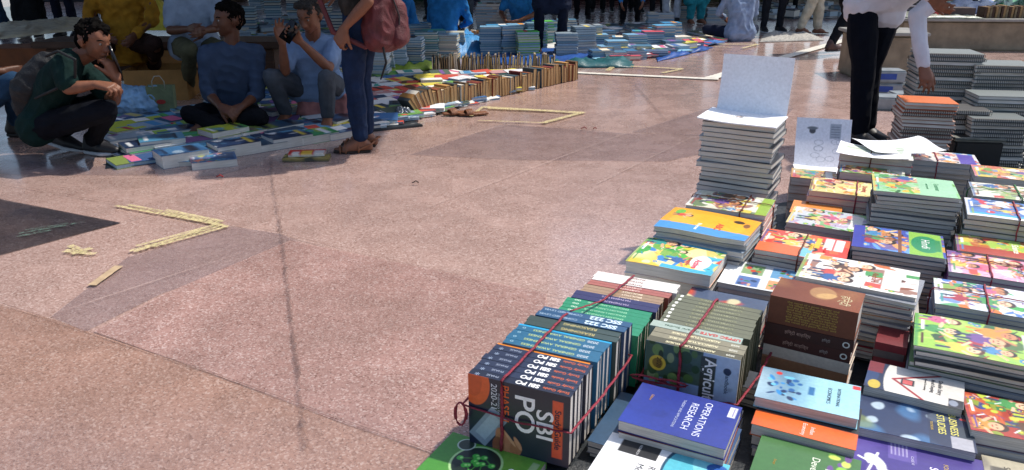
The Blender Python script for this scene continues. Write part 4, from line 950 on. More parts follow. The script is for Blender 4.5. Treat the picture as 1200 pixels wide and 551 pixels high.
    if collar:
        K = Vol(); nb = C+u*.045; 
        for a in range(8):
            a0, a1 = a*math.pi/4, (a+1)*math.pi/4
            K.hull((nb+(r*math.cos(a0)+f*math.sin(a0))*.062*k, .010), (nb+(r*math.cos(a1)+f*math.sin(a1))*.062*k, .010), (nb+u*.022+(r*math.cos(a0)+f*math.sin(a0))*.056*k, .006))
        put('collar', K.mesh('collar', .006, top, 1), root)
    T = Vol(); tw = trouser_w
    T.hull((J2['hipL'], .096*k), (J2['hipR'], .096*k), (P+u*.06+r*.05, .084*k), (P+u*.06-r*.05, .084*k))
    for s in 'LR':
        hp, kn, an = (J2[a+s] for a in ('hip', 'kn', 'an')); T.chain([hp, hp.lerp(kn, .5), kn, kn.lerp(an, .55), kn.lerp(an, .93)], [.094*k, .084*k*tw, .066*k*tw, .06*k*tw, .053*k*tw])
    put('trousers', T.mesh('trousers', max(.006, vox), bottom, 2, fold=fold*.9, freq=7, seed=len(label)+9), root)
    if not bare and not feet:
        mc = plain('shoe_'+shoes[0], shoes[0], .5, .2, 30); ms = plain('sole_'+shoes[1], shoes[1], .6, .1, 30)
        for s in 'LR':
            a, b_ = shoe_meshes(J2['an'+s], tuple(J['toe'+s]), mc, ms, max(.006, vox*.8), k)
            o = put('shoe', a, root); put('sole', b_, o)
    return root, off
def local_pose(loc, yaw, D):
    M = Matrix.Translation(loc) @ Matrix.Rotation(yaw, 4, 'Z'); M3 = Matrix.Rotation(yaw, 3, 'Z'); return {a: (M3 @ V3(b) if a.startswith('toe') else M @ V3(b)) for a, b in D.items()}
def face_of(yaw, pitch=0): return Matrix.Rotation(yaw, 3, 'Z') @ V3((0, math.cos(pitch), math.sin(pitch)))
def stand(loc, yaw, h=1.68, stride=.0, arms=(0, 0), spread=.1, lean=0):
    s = h/1.7; a, b = arms
    D = dict(head=(0, .03+lean*1.5, 1.6), shL=(-.19, lean, 1.42), shR=(.19, lean, 1.42), elL=(-.25, -.02+a*.15+lean, 1.13+a*.03), elR=(.25, -.02+b*.15+lean, 1.13+b*.03), wrL=(-.22, .08+a*.3+lean, .9+a*.25), wrR=(.22, .08+b*.3+lean, .9+b*.25),
             hipL=(-.09, 0, .9), hipR=(.09, 0, .9), knL=(-spread, .04+stride*.5, .49), knR=(spread, .04-stride*.4, .49), anL=(-spread, stride, .09), anR=(spread, -stride, .09+abs(stride)*.15))
    D = {q: tuple(c*s for c in v) for q, v in D.items()}; D['anL'] = (*D['anL'][:2], .088); D['toeL'] = (-.15, 1, 0); D['toeR'] = (.15, 1, 0)
    if not stride: D['anR'] = (*D['anR'][:2], .088)
    return local_pose(loc, yaw, D)
def sit_floor(loc, yaw, lean=.1, k=1.0, arms='lap'):
    D = dict(head=(0, .05+lean*1.4, .82), shL=(-.19, lean, .62), shR=(.19, lean, .62), elL=(-.27, lean+.08, .36), elR=(.27, lean+.08, .36), wrL=(-.1, .3+lean*.5, .28), wrR=(.1, .3+lean*.5, .28),
             hipL=(-.1, 0, .11), hipR=(.1, 0, .11), knL=(-.36, .3, .13), knR=(.36, .3, .13), anL=(.08, .38, .07), anR=(-.08, .46, .07), toeL=(1, .3, 0), toeR=(-1, .3, 0))
    return local_pose(loc, yaw, D)

# ---- far and middle distance people
SH = {n: cloth(n, c) for n, c in dict(white='c8ccd4', paleblue='8a9cb8', sky='2c78b8', teal='2c8c98', navy='1c2438', black='14161a', charcoal='24262c', olive='3a3c30', khaki='6c6450', denim='26405e', maroon='5a2028',
      yellow='b08020', orange='a85a20', grey='6c7078', cream='c0b8a4', green='1c342e', pink='b08088', greyblue='4c5c74', deepblue='12182a', darkblue='2a3c58').items()}
crowd = 'onlookers and sellers at the far side of the square'
def far(label, px, py, yaw, top, bot, **k):
    pose = k.pop('pose', None); ar = {q: k.pop(q) for q in ('h', 'stride', 'arms', 'spread', 'lean') if q in k}
    J = (pose or stand)(at(px, py), R(yaw), **ar)
    return person(label, J, SH[top], SH[bot], vox=.013, face=face_of(R(yaw), R(-15)), fold=.010, **k)
far('barefoot person in navy knee length clothes standing before the blue book piles', 645, 64, 180, 'navy', 'deepblue', bare=True, hem=.25, kurta=.3, spread=.14)
far('person in white trousers standing beside the white book block', 786, 27, 160, 'grey', 'white', trouser_w=1.1)
far('person in a teal kurta and loose teal trousers', 814, 28, 200, 'teal', 'teal', kurta=.5, hem=.4, trouser_w=1.3, bare=True)
far('person in black trousers standing behind the newspapers', 903, 38, 190, 'charcoal', 'charcoal', spread=.13)
far('person in cream trousers and maroon top walking past', 947, 40, 250, 'maroon', 'cream', stride=.12, bare=True, trouser_w=1.25)
far('person in black striding behind the man in the white shirt', 982, 62, 300, 'black', 'black', stride=.28, shoes=('4a3028', '2a2020'))
far('person in black trousers left of the far three', 508, 24, 170, 'charcoal', 'charcoal')
far('person in black trousers in the middle of the far three', 534, 26, 190, 'black', 'charcoal')
far('person in grey trousers right of the far three', 558, 22, 185, 'grey', 'grey')
far('person in black trousers close behind the barefoot one', 682, 24, 180, 'black', 'black')
far('person in dark olive behind the bending man in blue', 770, 18, 160, 'olive', 'charcoal')
far('person in black robes at the top left corner', 40, 44, 180, 'black', 'black', kurta=.7, hem=.5)
far('person in dark trousers next to the black robed one', 82, 44, 180, 'charcoal', 'deepblue')
far('person in denim walking far left of the black robed one', 8, 40, 150, 'greyblue', 'denim', stride=.1)
far('seated man in a pale blue shirt seen from behind near the white line', 866, 48, 10, 'paleblue', 'navy', pose=lambda l, y, **k: sit_floor(l, y, .06), sleeve='long')
far('seated man in a bright blue shirt seen from behind beside the blue cloth', 520, 60, -20, 'sky', 'darkblue', pose=lambda l, y, **k: sit_floor(l, y, .12), sleeve='long')
far('crouched person in a blue shirt beside the barefoot one', 614, 46, 150, 'sky', 'denim', pose=lambda l, y, **k: sit_floor(l, y, .1))
far('person in a blue shirt with dark sleeves sitting behind the maroon backpack', 484, 52, 120, 'sky', 'deepblue', pose=lambda l, y, **k: sit_floor(l, y, .15), sleeve='long')
far('person squatting on the stone bench with a black bag in front', 1042, 40, 180, 'grey', 'maroon', pose=lambda l, y, **k: sit_floor(l+V3((0, .35, .42)), y, .1)) 
# bending man in blue
def bend_pose(l, y, **k):
    return local_pose(l, y, dict(head=(0, .62, 1.0), shL=(-.17, .46, .98), shR=(.17, .46, .98), elL=(-.22, .55, .68), elR=(.2, .5, .68), wrL=(-.2, .68, .45), wrR=(.14, .6, .42), hipL=(-.09, 0, .86), hipR=(.09, 0, .86),
                                 knL=(-.11, .06, .48), knR=(.11, .06, .48), anL=(-.12, 0, .088), anR=(.12, 0, .088), toeL=(0, 1, 0), toeR=(0, 1, 0)))
for (px, py, yw, tp, bt, lb) in ((700, 16, 170, 'black', 'black', 'person in black furthest right of the dark group behind the bending man'), (722, 14, 190, 'navy', 'charcoal', 'person in navy top in the dark group behind the bending man'), (745, 15, 180, 'charcoal', 'black', 'person in charcoal top in the dark group behind the bending man'),
        (470, 14, 180, 'charcoal', 'denim', 'person in jeans standing far behind the blue book piles'), (588, 10, 170, 'maroon', 'charcoal', 'person in maroon top standing behind the white book block'), (850, 12, 190, 'orange', 'charcoal', 'person in orange top standing behind the seated man in pale blue'),
        (875, 10, 160, 'olive', 'grey', 'person in olive top standing beyond the seated man in pale blue'), (925, 14, 180, 'grey', 'black', 'person in grey top standing beyond the newspapers'), (120, 30, 170, 'maroon', 'black', 'person in maroon top standing behind the mustard kurta'), (655, 12, 190, 'green', 'black', 'person in dark green top standing behind the barefoot one')):
    far(lb, px, py, yw, tp, bt)
far('man in a blue shirt bending down over the far books', 738, 30, 170, 'sky', 'black', pose=bend_pose, sleeve='long')

# ---- the man in a white shirt and navy trousers at the right, reaching down
Yr = 5.25
hnd = ray(1086, 88, 4.62)
J = dict(head=V3((2.70, 4.60, 1.50)), shL=V3((2.86, 4.80, 1.25)), shR=V3((2.43, 4.80, 1.32)), elL=ray(1074, 18, 4.72), wrL=ray(1082, 76, 4.60), elR=V3((2.30, 4.78, 1.08)), wrR=V3((2.38, 4.58, .98)),
         hipR=V3((2.24, 5.12, .90)), hipL=V3((2.43, 5.16, .90)), knR=V3((2.27, 5.02, .50)), knL=V3((2.38, 5.18, .50)), anR=V3((2.29, 4.98, .088)), anL=V3((2.40, 5.12, .088)), toeR=V3((.5, -1, 0)), toeL=V3((.6, -1, 0)))
person('man in a white long sleeved shirt and navy trousers reaching down to orange notebooks', J, cloth('white_shirt', 'd4d4dc', .08), cloth('navy_trousers', '0c101a', .15, .95), vox=.007, face=(.25, -1, -.6), sleeve='long', hem=.06, trouser_w=1.15, fold=.004,
       hands=dict(L=dict(d=ray(1088, 104, 4.58)-ray(1082, 77, 4.66), n=(0, .9, -.5), curl=16, spread=.8, k=1.0)), shoes=('18181c', '101012'))

# ---- crouching young man with the phone
Y0 = 4.62
J = dict(head=ray(110, 49, Y0+.02), shR=ray(75, 77, Y0-.14), shL=ray(88, 72, Y0+.18), elR=ray(80, 104, Y0-.20), wrR=ray(112, 99, Y0-.16), elL=ray(134, 118, Y0+.02), wrL=ray(137, 93, Y0-.04),
         hipR=ray(42, 150, Y0-.08), hipL=ray(46, 146, Y0+.10), knR=ray(126, 128, Y0-.14), knL=ray(124, 118, Y0+.16), anR=at(112, 181)+V3((0, 0, .088)), anL=at(72, 176)+V3((0, 0, .11)), toeR=V3((1, -.28, 0)), toeL=V3((1, -.1, -.25)))
crouch, off = person('crouching young man in a dark green t-shirt holding a phone to his ear', J, cloth('bottle_green', '0e2624', .2), cloth('dark_jeans', '0a0d16', .3), skin='brown', vox=.0055, face=(.93, -.33, -.22), up=(.2, 0, 1), sleeve='short', fold=.006,
       hands=dict(R=dict(d=(1, -.1, -.12), n=(0, .3, -1), curl=38, side=1), L=dict(d=(-.22, -.05, 1), n=(-.9, .5, 0), curl=45, side=1)), shoes=('16181f', 'b8bcc4'), collar=False)
def slab(name, c, x, y, z, sx, sy, sz, mat, bev=.2):
    """rounded block with axes x,y,z (unit vectors) and half sizes"""
    x, y, z = V3(x).normalized(), V3(y).normalized(), V3(z).normalized(); bm = bmesh.new(); bmesh.ops.create_cube(bm, size=2)
    for v in bm.verts: v.co = Vector((v.co.x*sx, v.co.y*sy, v.co.z*sz))
    b_ = min(sx, sy, sz)*bev; bmesh.ops.bevel(bm, geom=list(bm.edges), offset=b_, segments=2, affect='EDGES')
    M = Matrix((x, y, z)).transposed()
    for v in bm.verts: v.co = M @ v.co+V3(c)
    me = bpy.data.meshes.new(name); bm.to_mesh(me); bm.free(); me.materials.append(mat); me.polygons.foreach_set('use_smooth', [True]*len(me.polygons)); return put(name, me)
M_PHONE = plain('phone_glass', '0c0d10', .15, .1); 
ph = slab('phone', ray(134, 69, Y0-.03), (.6, -.8, 0), (.8, .6, .1), (-.25, 0, 1), .036, .006, .08, M_PHONE); tag(ph, 'black phone held at the ear of the crouching young man', 'phone')
# black backpack on his back
M_BP = plain('black_nylon', '0c0e12', .7, .3, 20, .5, 120)
bp = empty('backpack', (0, 0, 0)); tag(bp, 'black backpack on the back of the crouching young man', 'backpack')
B = Vol(); B.hull((ray(56, 74, Y0+.02), .08), (ray(34, 104, Y0-.02), .10), (ray(34, 124, Y0), .085), (ray(58, 76, Y0+.14), .07), (ray(36, 120, Y0+.16), .08))
put('bag_body', B.mesh('bag_body', .008, M_BP, 3, fold=.008, freq=9), bp)
B = Vol(); B.hull((ray(25, 110, Y0), .055), (ray(26, 124, Y0), .05), (ray(26, 118, Y0+.12), .05)); put('pocket', B.mesh('pocket', .008, M_BP, 2, fold=.005), bp)
B = Vol(); B.chain([ray(54, 66, Y0-.08), ray(68, 60, Y0-.16), ray(88, 70, Y0-.22), ray(88, 90, Y0-.19), ray(66, 104, Y0-.21), ray(40, 116, Y0-.12)], [.009]*6); put('strap', B.mesh('strap', .005, M_BP, 1), bp)

# ---- seated man in a blue shirt, looking to the left
Y1 = 5.62
J = dict(head=ray(268, 24, Y1-.02), shR=ray(243, 62, Y1-.04), shL=ray(300, 62, Y1+.02), elR=ray(243, 108, Y1-.12), elL=ray(302, 110, Y1-.1), wrR=ray(258, 125, Y1-.36), wrL=ray(284, 125, Y1-.34),
         hipR=ray(258, 135, Y1+.02), hipL=ray(288, 135, Y1+.04), knR=ray(222, 134, Y1-.26), knL=ray(304, 138, Y1-.30), anR=ray(262, 150, Y1-.42), anL=ray(240, 144, Y1-.34), toeR=V3((1, -.3, 0)), toeL=V3((-1, -.3, 0)))
person('seated man in a blue shirt with clasped hands looking to the left', J, cloth('mid_blue', '3a485e', .15), cloth('black_trousers', '0d0f15', .2), skin='dark', vox=.006, face=(-.8, -.6, -.02), sleeve='rolled', bare=True, fold=.007,
       hands=dict(R=dict(d=(.9, -.5, -.25), n=(0, .6, -.8), curl=35), L=dict(d=(-.9, -.45, -.3), n=(0, .6, -.8), curl=35)))
# ---- older man with phone, on a low stool
Y2 = 5.75
J = dict(head=ray(363, 19, Y2-.10), shR=ray(342, 54, Y2-.02), shL=ray(392, 52, Y2+.04), elR=ray(334, 84, Y2-.22), wrR=ray(331, 52, Y2-.30), elL=ray(385, 80, Y2-.26), wrL=ray(352, 49, Y2-.34),
         hipR=ray(352, 104, Y2+.06), hipL=ray(392, 102, Y2+.08), knR=ray(318, 90, Y2-.28), knL=ray(383, 92, Y2-.34), anR=at(337, 146)+V3((0, 0, .09)), anL=at(385, 150)+V3((0, 0, .088)), toeR=V3((-.2, -1, 0)), toeL=V3((.1, -1, 0)))
person('older man with short greying hair in a pale blue shirt looking at his phone', J, cloth('light_blue', '7a92b4', .12), cloth('grey_trousers', '4a5058', .15), skin='brown', hair=plain('dark_grey_hair', '3a3633', .9, .3, 120, .3, 220, spec=.1), hairstyle='short', vox=.006, face=(-.3, -.9, -.35), bare=True, fold=.006,
       hands=dict(R=dict(d=(-.05, .1, 1), n=(.6, -.6, 0), curl=12, spread=.8), L=dict(d=(-.6, -.3, .7), n=(-.2, -.7, .3), curl=35)))
ph = slab('phone', ray(340, 37, Y2-.40), (.75, .2, -.6), (.1, .9, .3), (.6, 0, .75), .042, .005, .075, M_PHONE); tag(ph, 'black phone in the hand of the older man', 'phone')
# ---- standing man with the maroon backpack
Y3 = 4.86
J = dict(head=V3((-1.12, Y3, 1.60)), shR=V3((-.97, Y3+.18, 1.41)), shL=V3((-.97, Y3-.18, 1.41)), elL=ray(431, 2, Y3-.24), wrL=ray(404, 32, Y3-.22), elR=V3((-.92, Y3+.25, 1.12)), wrR=V3((-1.1, Y3+.2, 1.0)),
         hipR=V3((-.91, Y3+.09, .92)), hipL=V3((-.92, Y3-.09, .92)), knR=ray(424, 92, Y3+.1), knL=ray(414, 92, Y3-.06), anR=at(431, 171)+V3((0, 0, .088)), anL=at(424, 178)+V3((0, 0, .088)), toeL=V3((-1, -.2, 0)), toeR=V3((-1, .05, 0)))
st, off3 = person('standing man in blue jeans and brown sandals wearing a maroon backpack', J, cloth('dark_check', '3a3430', .5), cloth('blue_jeans', '1c2c48', .3), skin='brown', vox=.006, face=(-1, -.1, -.5), feet=True, fold=.006,
       hands=dict(L=dict(d=(-.5, 0, -1), n=(.4, .9, 0), curl=48)))
M_LEA = plain('tan_leather', '7a4a2c', .6, .25, 40, .4, 120); M_SOLE = plain('sandal_sole', '2c2018', .8, .2, 40)
def sandal(an, toe, parent=None, label=None, z0=None, off=V3((0, 0, 0)), straps=1, mat=M_LEA):
    t = V3((toe[0], toe[1], 0)).normalized(); s = t.cross(V3((0, 0, 1))); g = an-off; gz = (an.z-.085) if z0 is None else z0
    q = lambda a, b, c: V3((g.x, g.y, gz))+t*a+s*b+V3((0, 0, c))
    r_ = empty('sandal', (0, 0, 0)) ; r_.parent = parent
    if label: tag(r_, label, 'sandal', 'pair of empty sandals')
    S = Vol(); S.hull((q(-.05, .025, .004), .009), (q(-.05, -.025, .004), .009), (q(.09, .045, .004), .009), (q(.09, -.04, .004), .009), (q(.17, .02, .006), .009), (q(.17, -.01, .006), .009)); put('sole', S.mesh('sole', .005, M_SOLE if straps != 2 else mat, 1), r_)
    B = Vol()
    for x, w_, h in (((.02, .042, .066), (.10, .05, .05), (.135, .045, .036)) if straps == 1 else ((.075, .045, .034), (.09, .047, .033), (.105, .048, .031), (.12, .046, .028))):
        pts = [q(x, w_*math.cos(a), .006+h*math.sin(a)) for a in [i*math.pi/8 for i in range(9)]]; B.chain(pts, [.007]*9)
    if straps == 1: B.chain([q(-.06, .03, .05), q(-.085, 0, .06), q(-.06, -.03, .05)], [.007]*3); B.chain([q(-.06, .03, .05), q(.02, .045, .02)], [.007]*2); B.chain([q(-.06, -.03, .05), q(.02, -.045, .02)], [.007]*2)
    put('strap', B.mesh('strap', .005, mat, 1), r_); return r_
sandal(J['anL'], J['toeL'], st, off=off3); sandal(J['anR'], J['toeR'], st, off=off3)
M_MAR = plain('maroon_nylon', '541c20', .65, .3, 18, .5, 120)
bp = empty('backpack', (0, 0, 0)); tag(bp, 'maroon backpack on the back of the standing man in jeans', 'backpack')
c = ray(447, 18, Y3-.02)
B = Vol(); B.hull((c+V3((-.02, -.12, -.12)), .09), (c+V3((-.02, .12, -.12)), .09), (c+V3((-.01, -.1, .22)), .08), (c+V3((-.01, .1, .22)), .08), (c+V3((.04, 0, -.12)), .10)); put('bag_body', B.mesh('bag_body', .007, M_MAR, 3, fold=.008, freq=9), bp)
B = Vol(); B.hull((c+V3((.1, -.06, -.13)), .06), (c+V3((.1, .06, -.13)), .06), (c+V3((.09, 0, .04)), .06)); put('pocket', B.mesh('pocket', .007, M_MAR, 2, fold=.006), bp)
B = Vol(); B.chain([c+V3((.06, -.11, .2)), c+V3((.12, -.08, .0)), c+V3((.11, -.09, -.16))], [.006]*3); put('zip', B.mesh('zip', .004, plain('zip_grey', '2a2224', .4), 1), bp)
B = Vol(); B.chain([c+V3((-.06, -.14, .26)), c+V3((-.20, -.2, .27)), c+V3((-.33, -.18, .12)), c+V3((-.26, -.19, -.08)), c+V3((-.08, -.16, -.17))], [.016]*5); put('strap', B.mesh('strap', .006, M_MAR, 1), bp)
B = Vol(); B.chain([c+V3((.02, -.16, -.14)), c+V3((.04, -.17, -.26)), c+V3((.0, -.16, -.36))], [.008, .008, .006]); put('strap', B.mesh('strap', .005, M_BP, 1), bp)
# empty sandals on the floor
for k, (px, py, a) in enumerate([(536, 134, 15), (556, 135, 5)]):
    q = at(px, py); t = Matrix.Rotation(R(180+a+180*k*0), 3, 'Z') @ V3((1, .25, 0))
    sandal(q+V3((.05, 0, .01)), t, None, ['left tan sandal of the empty pair beside the old books', 'right tan sandal of the empty pair beside the old books'][k], z0=.012, straps=2)
# ---- seated man at the back left on a crate
Y4 = 6.55
J = dict(head=ray(232, -45, Y4-.1), shR=ray(202, 2, Y4), shL=ray(256, 0, Y4), elR=ray(200, 36, Y4-.14), elL=ray(256, 32, Y4-.12), wrR=ray(222, 34, Y4-.34), wrL=ray(240, 36, Y4-.34),
         hipR=ray(212, 56, Y4+.0), hipL=ray(246, 56, Y4), knR=ray(222, 58, Y4-.42), knL=ray(262, 58, Y4-.40), anR=at(223, 112)+V3((0, .0, .088)), anL=at(258, 112)+V3((0, 0, .088)), toeR=V3((0, -1, 0)), toeL=V3((.2, -1, 0)))
person('man in a pale grey shirt and khaki trousers sitting on the brown crate', J, cloth('pale_grey', '8c98a8', .15), cloth('khaki_trousers', '56543e', .15), skin='dark', vox=.007, face=(.2, -1, -.6), sleeve='short', bare=True)
# ---- person in yellow behind
Y5 = 6.75
J = dict(head=ray(140, -50, Y5), shR=ray(112, -12, Y5), shL=ray(172, -12, Y5), elR=ray(104, 26, Y5-.1), elL=ray(178, 24, Y5-.1), wrR=ray(122, 40, Y5-.32), wrL=ray(160, 40, Y5-.32),
         hipR=ray(128, 52, Y5), hipL=ray(160, 52, Y5), knR=ray(108, 54, Y5-.4), knL=ray(182, 50, Y5-.38), anR=at(112, 96)+V3((0, 0, .088)), anL=at(180, 100)+V3((0, 0, .088)), toeR=V3((0, -1, 0)), toeL=V3((0, -1, 0)))
person('person in a loose mustard yellow kurta sitting behind the crouching man', J, cloth('mustard', '94691e', .3), cloth('brown_dark', '2c1c18', .2), skin='dark', vox=.009, face=(0, -1, -.5), sleeve='long', bare=True, hem=.1, fold=.014)
# ---- person cut by the left edge, jeans
Y6 = 4.95
J = dict(head=ray(-48, 6, Y6), shR=ray(-58, 48, Y6-.18), shL=ray(-42, 42, Y6+.18), elR=ray(-28, 84, Y6-.24), elL=ray(-12, 82, Y6+.22), wrR=ray(4, 84, Y6-.12), wrL=ray(8, 84, Y6+.12),
         hipR=ray(-50, 138, Y6-.09), hipL=ray(-48, 134, Y6+.1), knR=ray(16, 96, Y6-.14), knL=ray(14, 92, Y6+.15), anR=at(40, 166)+V3((0, 0, .088)), anL=at(22, 160)+V3((0, 0, .088)), toeR=V3((1, -.2, 0)), toeL=V3((1, 0, 0)))
person('squatting person in blue jeans cut off by the left edge of the view', J, cloth('greyish', '3c4048', .2), cloth('left_jeans', '24405c', .3), skin='dark', vox=.008, face=(1, -.2, -.4), shoes=('24201e', '181412'))
# ================================================================== LEFT FIELD AND BACKGROUND GOODS
# --- flat textbooks in front of the seated men: rows follow the front edge of the sheet
rnd = random.Random(31)
PAL = ['2c4c78', '3c6a94', '4c86a8', '1c3050', '8aa0b4', 'a8b43c', '3c8a50', '28506c', '6a4a7a', 'c8ccd0', '70803c', '344a60', '5a94b8', '203c64']
CN = dict(zip(PAL, ['dark blue', 'mid blue', 'light blue', 'navy', 'greyish', 'lime', 'green', 'petrol blue', 'violet', 'white', 'olive', 'slate', 'sky blue', 'deep blue']))
BKM = {}
def flat_mesh(k, col, th, w=.27, d=.2, pages=PG_WHITE, seed=0):
    key = (k, col, round(th, 3))
    if key not in BKM:
        def a(P):
            r = random.Random(seed+k)
            P.noise(r.choice(PAL), seed+k, lo=.2, hi=1, f=25, alpha=.9).noise(r.choice(PAL), seed+k+3, lo=1, hi=1.2, f=35, alpha=.7)
            P.rect(.1, .9, r.uniform(.6, .8), r.uniform(.82, .92), r.choice(['d8dce0', '1c2030', 'c8b040', 'a83c34'])).ell(r.random(), r.uniform(.2, .5), .2, .15, r.choice(PAL))
            P.rect(.2, .8, .12, .2, r.choice(['d8dce0', '20304c']))
        BKM[key] = book_mesh(w, d, th, col, col, a, 'B', cell=.012, pages=pages)
    return BKM[key]
rows = [((190, 198), (412, 160), 7, .065), ((150, 188), (402, 148), 8, .05), ((128, 176), (330, 142), 7, .045), ((126, 165), (325, 134), 7, .025), ((126, 156), (300, 130), 6, .03), ((130, 148), (236, 134), 4, .02)]
RN = ['front', 'second', 'third', 'fourth', 'fifth', 'back']
for ri, (a, b_, n, th) in enumerate(rows):
    for i in range(n):
        t = (i+.5)/n; p = at(a[0]+(b_[0]-a[0])*t, a[1]+(b_[1]-a[1])*t)
        yaw = 41+rnd.uniform(-6, 6) if ri else 41+rnd.uniform(-2, 3)
        k = rnd.randrange(len(PAL)); col = PAL[k]; tt = th*rnd.uniform(.7, 1.4)
        m = flat_mesh(k % 5, col, tt, .28, .205, seed=k)
        o = place_book(m, f"{CN[col]} flat book, {ORD[i].replace('top', 'first')} from the left in the {RN[ri]} row before the seated men", (p.x, p.y+.10, .0), R(yaw), group='flat books before the seated men')
        if ri and rnd.random() < .6:
            p2 = p+V3((rnd.uniform(-.08, .08), .12+rnd.uniform(-.04, .04), 0)) if False else Vector((p.x+rnd.uniform(-.07, .07), p.y+.1+rnd.uniform(-.04, .04), tt))
            k = rnd.randrange(len(PAL)); col = PAL[k]
            place_book(flat_mesh(k % 5, col, tt*.6, .27, .2, seed=k+20), f"{CN[col]} book on the {ORD[i].replace('top', 'first')} flat book of the {RN[ri]} row", p2, R(yaw+rnd.uniform(-14, 14)), group='flat books before the seated men')
# thick volumes standing out at the front edge
for (px, py, w_, th, col, yaw, lab) in ((244, 198, .26, .045, 'b4b4bc', 24, 'lower thick white edged book at the front corner by the sneakers'), (205, 196, .17, .03, '28406c', 14, 'small blue edged book at the front corner')):
    p = at(px, py)
    o = place_book(book_mesh(w_, .2, th, col, '3c5c84', art_kids(5, '3c5c84', PAL, 6, 0), 'B', cell=.01, pages=PG_WHITE), lab, (p.x, p.y+.1, 0), R(yaw))
# red and yellow snack packet lying on the floor
pk = empty('paper_bundle', at(360, 187), R(6)); tag(pk, 'red and yellow printed magazine bundle lying alone on the floor', 'magazine')
mb = MB(); gridbox(mb, -.14, .14, -.06, .06, 0, .022, 10, 6, lambda X, Y: .004*np.sin(X*40), lin(hexc('3c3a34')), lambda X, Y: Paint(X, Y, .28, .12, '8a7a3c').noise('2c3420', 3, lo=.3, hi=.8, f=60).noise('c8b860', 5, lo=.8, hi=1, f=70).c); mb.build('lower_issue', M_INK, pk)
mb = MB(); gridbox(mb, -.11, .11, -.02, .075, .024, .044, 30, 14, None, lin(hexc('c8c8c0')), lambda X, Y: Paint(X, Y, .22, .1, 'c83028').rect(0, 1, .35, .65, 'e8b83c').rect(0, 1, .7, 1, 'd8d0c8').rect(.2, .8, .1, .3, 'e0d8d0').c); mb.build('upper_issue', M_INK, pk)
# --- row of old upright books along the floor edge
OLD = ['b08a5a', '9a6a3c', 'c8b088', '8a4a2c', '5c4630', 'd8c8a8', '3c4448', '7a2c28', 'c09050', '2c4858', 'e0d8c8', 'a87840']
def upright_row(a, b_, n, hgt, dep, name, grp, leans=(), jit=.01, seed=1, dark=False):
    A, B_ = at(*a), at(*b_); e = (B_-A); yaw = math.atan2(e.y, e.x); L = e.length; r = random.Random(seed); x = 0
    ws = [r.uniform(.7, 1.3) for _ in range(n)]; s = L/sum(ws); pal = OLD if not dark else ['2c3438', '4c4038', '3c4c50', '5c5048', '888078', '1c2428', '9a8a70']
    for i in range(n):
        th = ws[i]*s; h = hgt*r.uniform(.85, 1.1); d = dep*r.uniform(.9, 1.1); col = r.choice(pal)
        key = ('u', col, i % 7, name)
        if key not in BKM: BKM[key] = (book_mesh(h, d, .03, col, None, None, 'L', pages=PG_TAN if not dark else PG_CREAM, mat=M_MATT), h)
        m, h = BKM[key]
        p = A+e.normalized()*(x+th/2)+Vector((-e.y, e.x, 0)).normalized()*(d/2+r.uniform(-jit, jit))
        lean = leans[i] if i < len(leans) else r.uniform(-5, 5)
        x += th
        root = empty('book', (p.x, p.y, h/2+.002)); sc_ = th/.03*.96
        root.rotation_euler = (Matrix.Rotation(yaw, 3, 'Z') @ Matrix.Rotation(R(90+lean), 3, 'Y')).to_euler()
        root.scale = (1, 1, sc_)
        root.location = Vector((p.x, p.y, h/2*math.cos(R(lean))+abs(math.sin(R(lean)))*th/2+.002))-Vector((math.cos(yaw), math.sin(yaw), 0))*th*.5
        tag(root, f"old upright book number {i+1} from the left {name}", 'book', grp)
        put('cover', m[0], root); put('pages', m[1], root)
upright_row((484, 137), (676, 94), 56, .17, .13, 'in the tan edged row', 'old books standing along the bare floor', leans=(-38, -32, -28, -24, -18, -14, -10, -8))
# --- stuff: everything beyond the nearest few hundred books
far_b = MB()
rr = random.Random(77)
def fbook(x, y, z, w, d, t, yaw, col, tilt=0):
    M = Matrix.Translation((x, y, z)) @ Matrix.Rotation(R(yaw), 4, 'Z') @ Matrix.Rotation(R(tilt), 4, 'X')
    c = lin(hexc(col)); far_b.box(-w/2, w/2, -d/2, d/2, 0, t*.14, c, M); far_b.box(-w/2+.003, w/2-.003, -d/2+.003, d/2-.003, t*.14, t*.86, lin(hexc(rr.choice(['b8b4ac', '9cb0bc', 'a8b8c0', '7c98a8', 'c4c0b4']))), M); far_b.box(-w/2, w/2, -d/2, d/2, t*.86, t, c, M)
    if rr.random() < .7:
        a = rr.uniform(-.4, .1); cc = lin(hexc(rr.choice(BRIGHT+['ffffff', '202830']))); far_b.box(w*a, w*(a+rr.uniform(.15, .4)), -d*.42, d*.42, t, t+.0012, cc, M)
def fstack(px, py, h, n, cols, w=.25, d=.19, yaw=20, jit=.01):
    p = at(px, py); t = h/n
    for i in range(n): fbook(p.x+rr.uniform(-jit, jit), p.y+d/2+rr.uniform(-jit, jit), i*t, w, d, t*.97, yaw+rr.uniform(-3, 3), rr.choice(cols))
def fspread(quad, nu, nv, cols, w=.24, d=.18, tmax=.03, yaw=28, jy=25, z0=0):
    a, b_, c, d_ = [at(*q) for q in quad]
    for i in range(nu):
        for j in range(nv):
            u = (i+.5+rr.uniform(-.3, .3))/nu; v = (j+.5+rr.uniform(-.3, .3))/nv
            p = a.lerp(b_, u).lerp(d_.lerp(c, u), v); t = rr.uniform(.008, tmax)
            fbook(p.x, p.y, z0+rr.uniform(0, .03), w*rr.uniform(.8, 1.1), d*rr.uniform(.8, 1.1), t, yaw+rr.uniform(-jy, jy), rr.choice(cols), rr.uniform(-3, 6))
SPR = ['d8dce0', 'e4e0d8', '2c3c50', '3c6a9c', 'c04c3c', 'd8c850', '6a9a4c', '8a98a8', 'f0ece4', '4c5c50', 'b88c8c', '28405c', 'a8c0d0', 'e0e4e8']
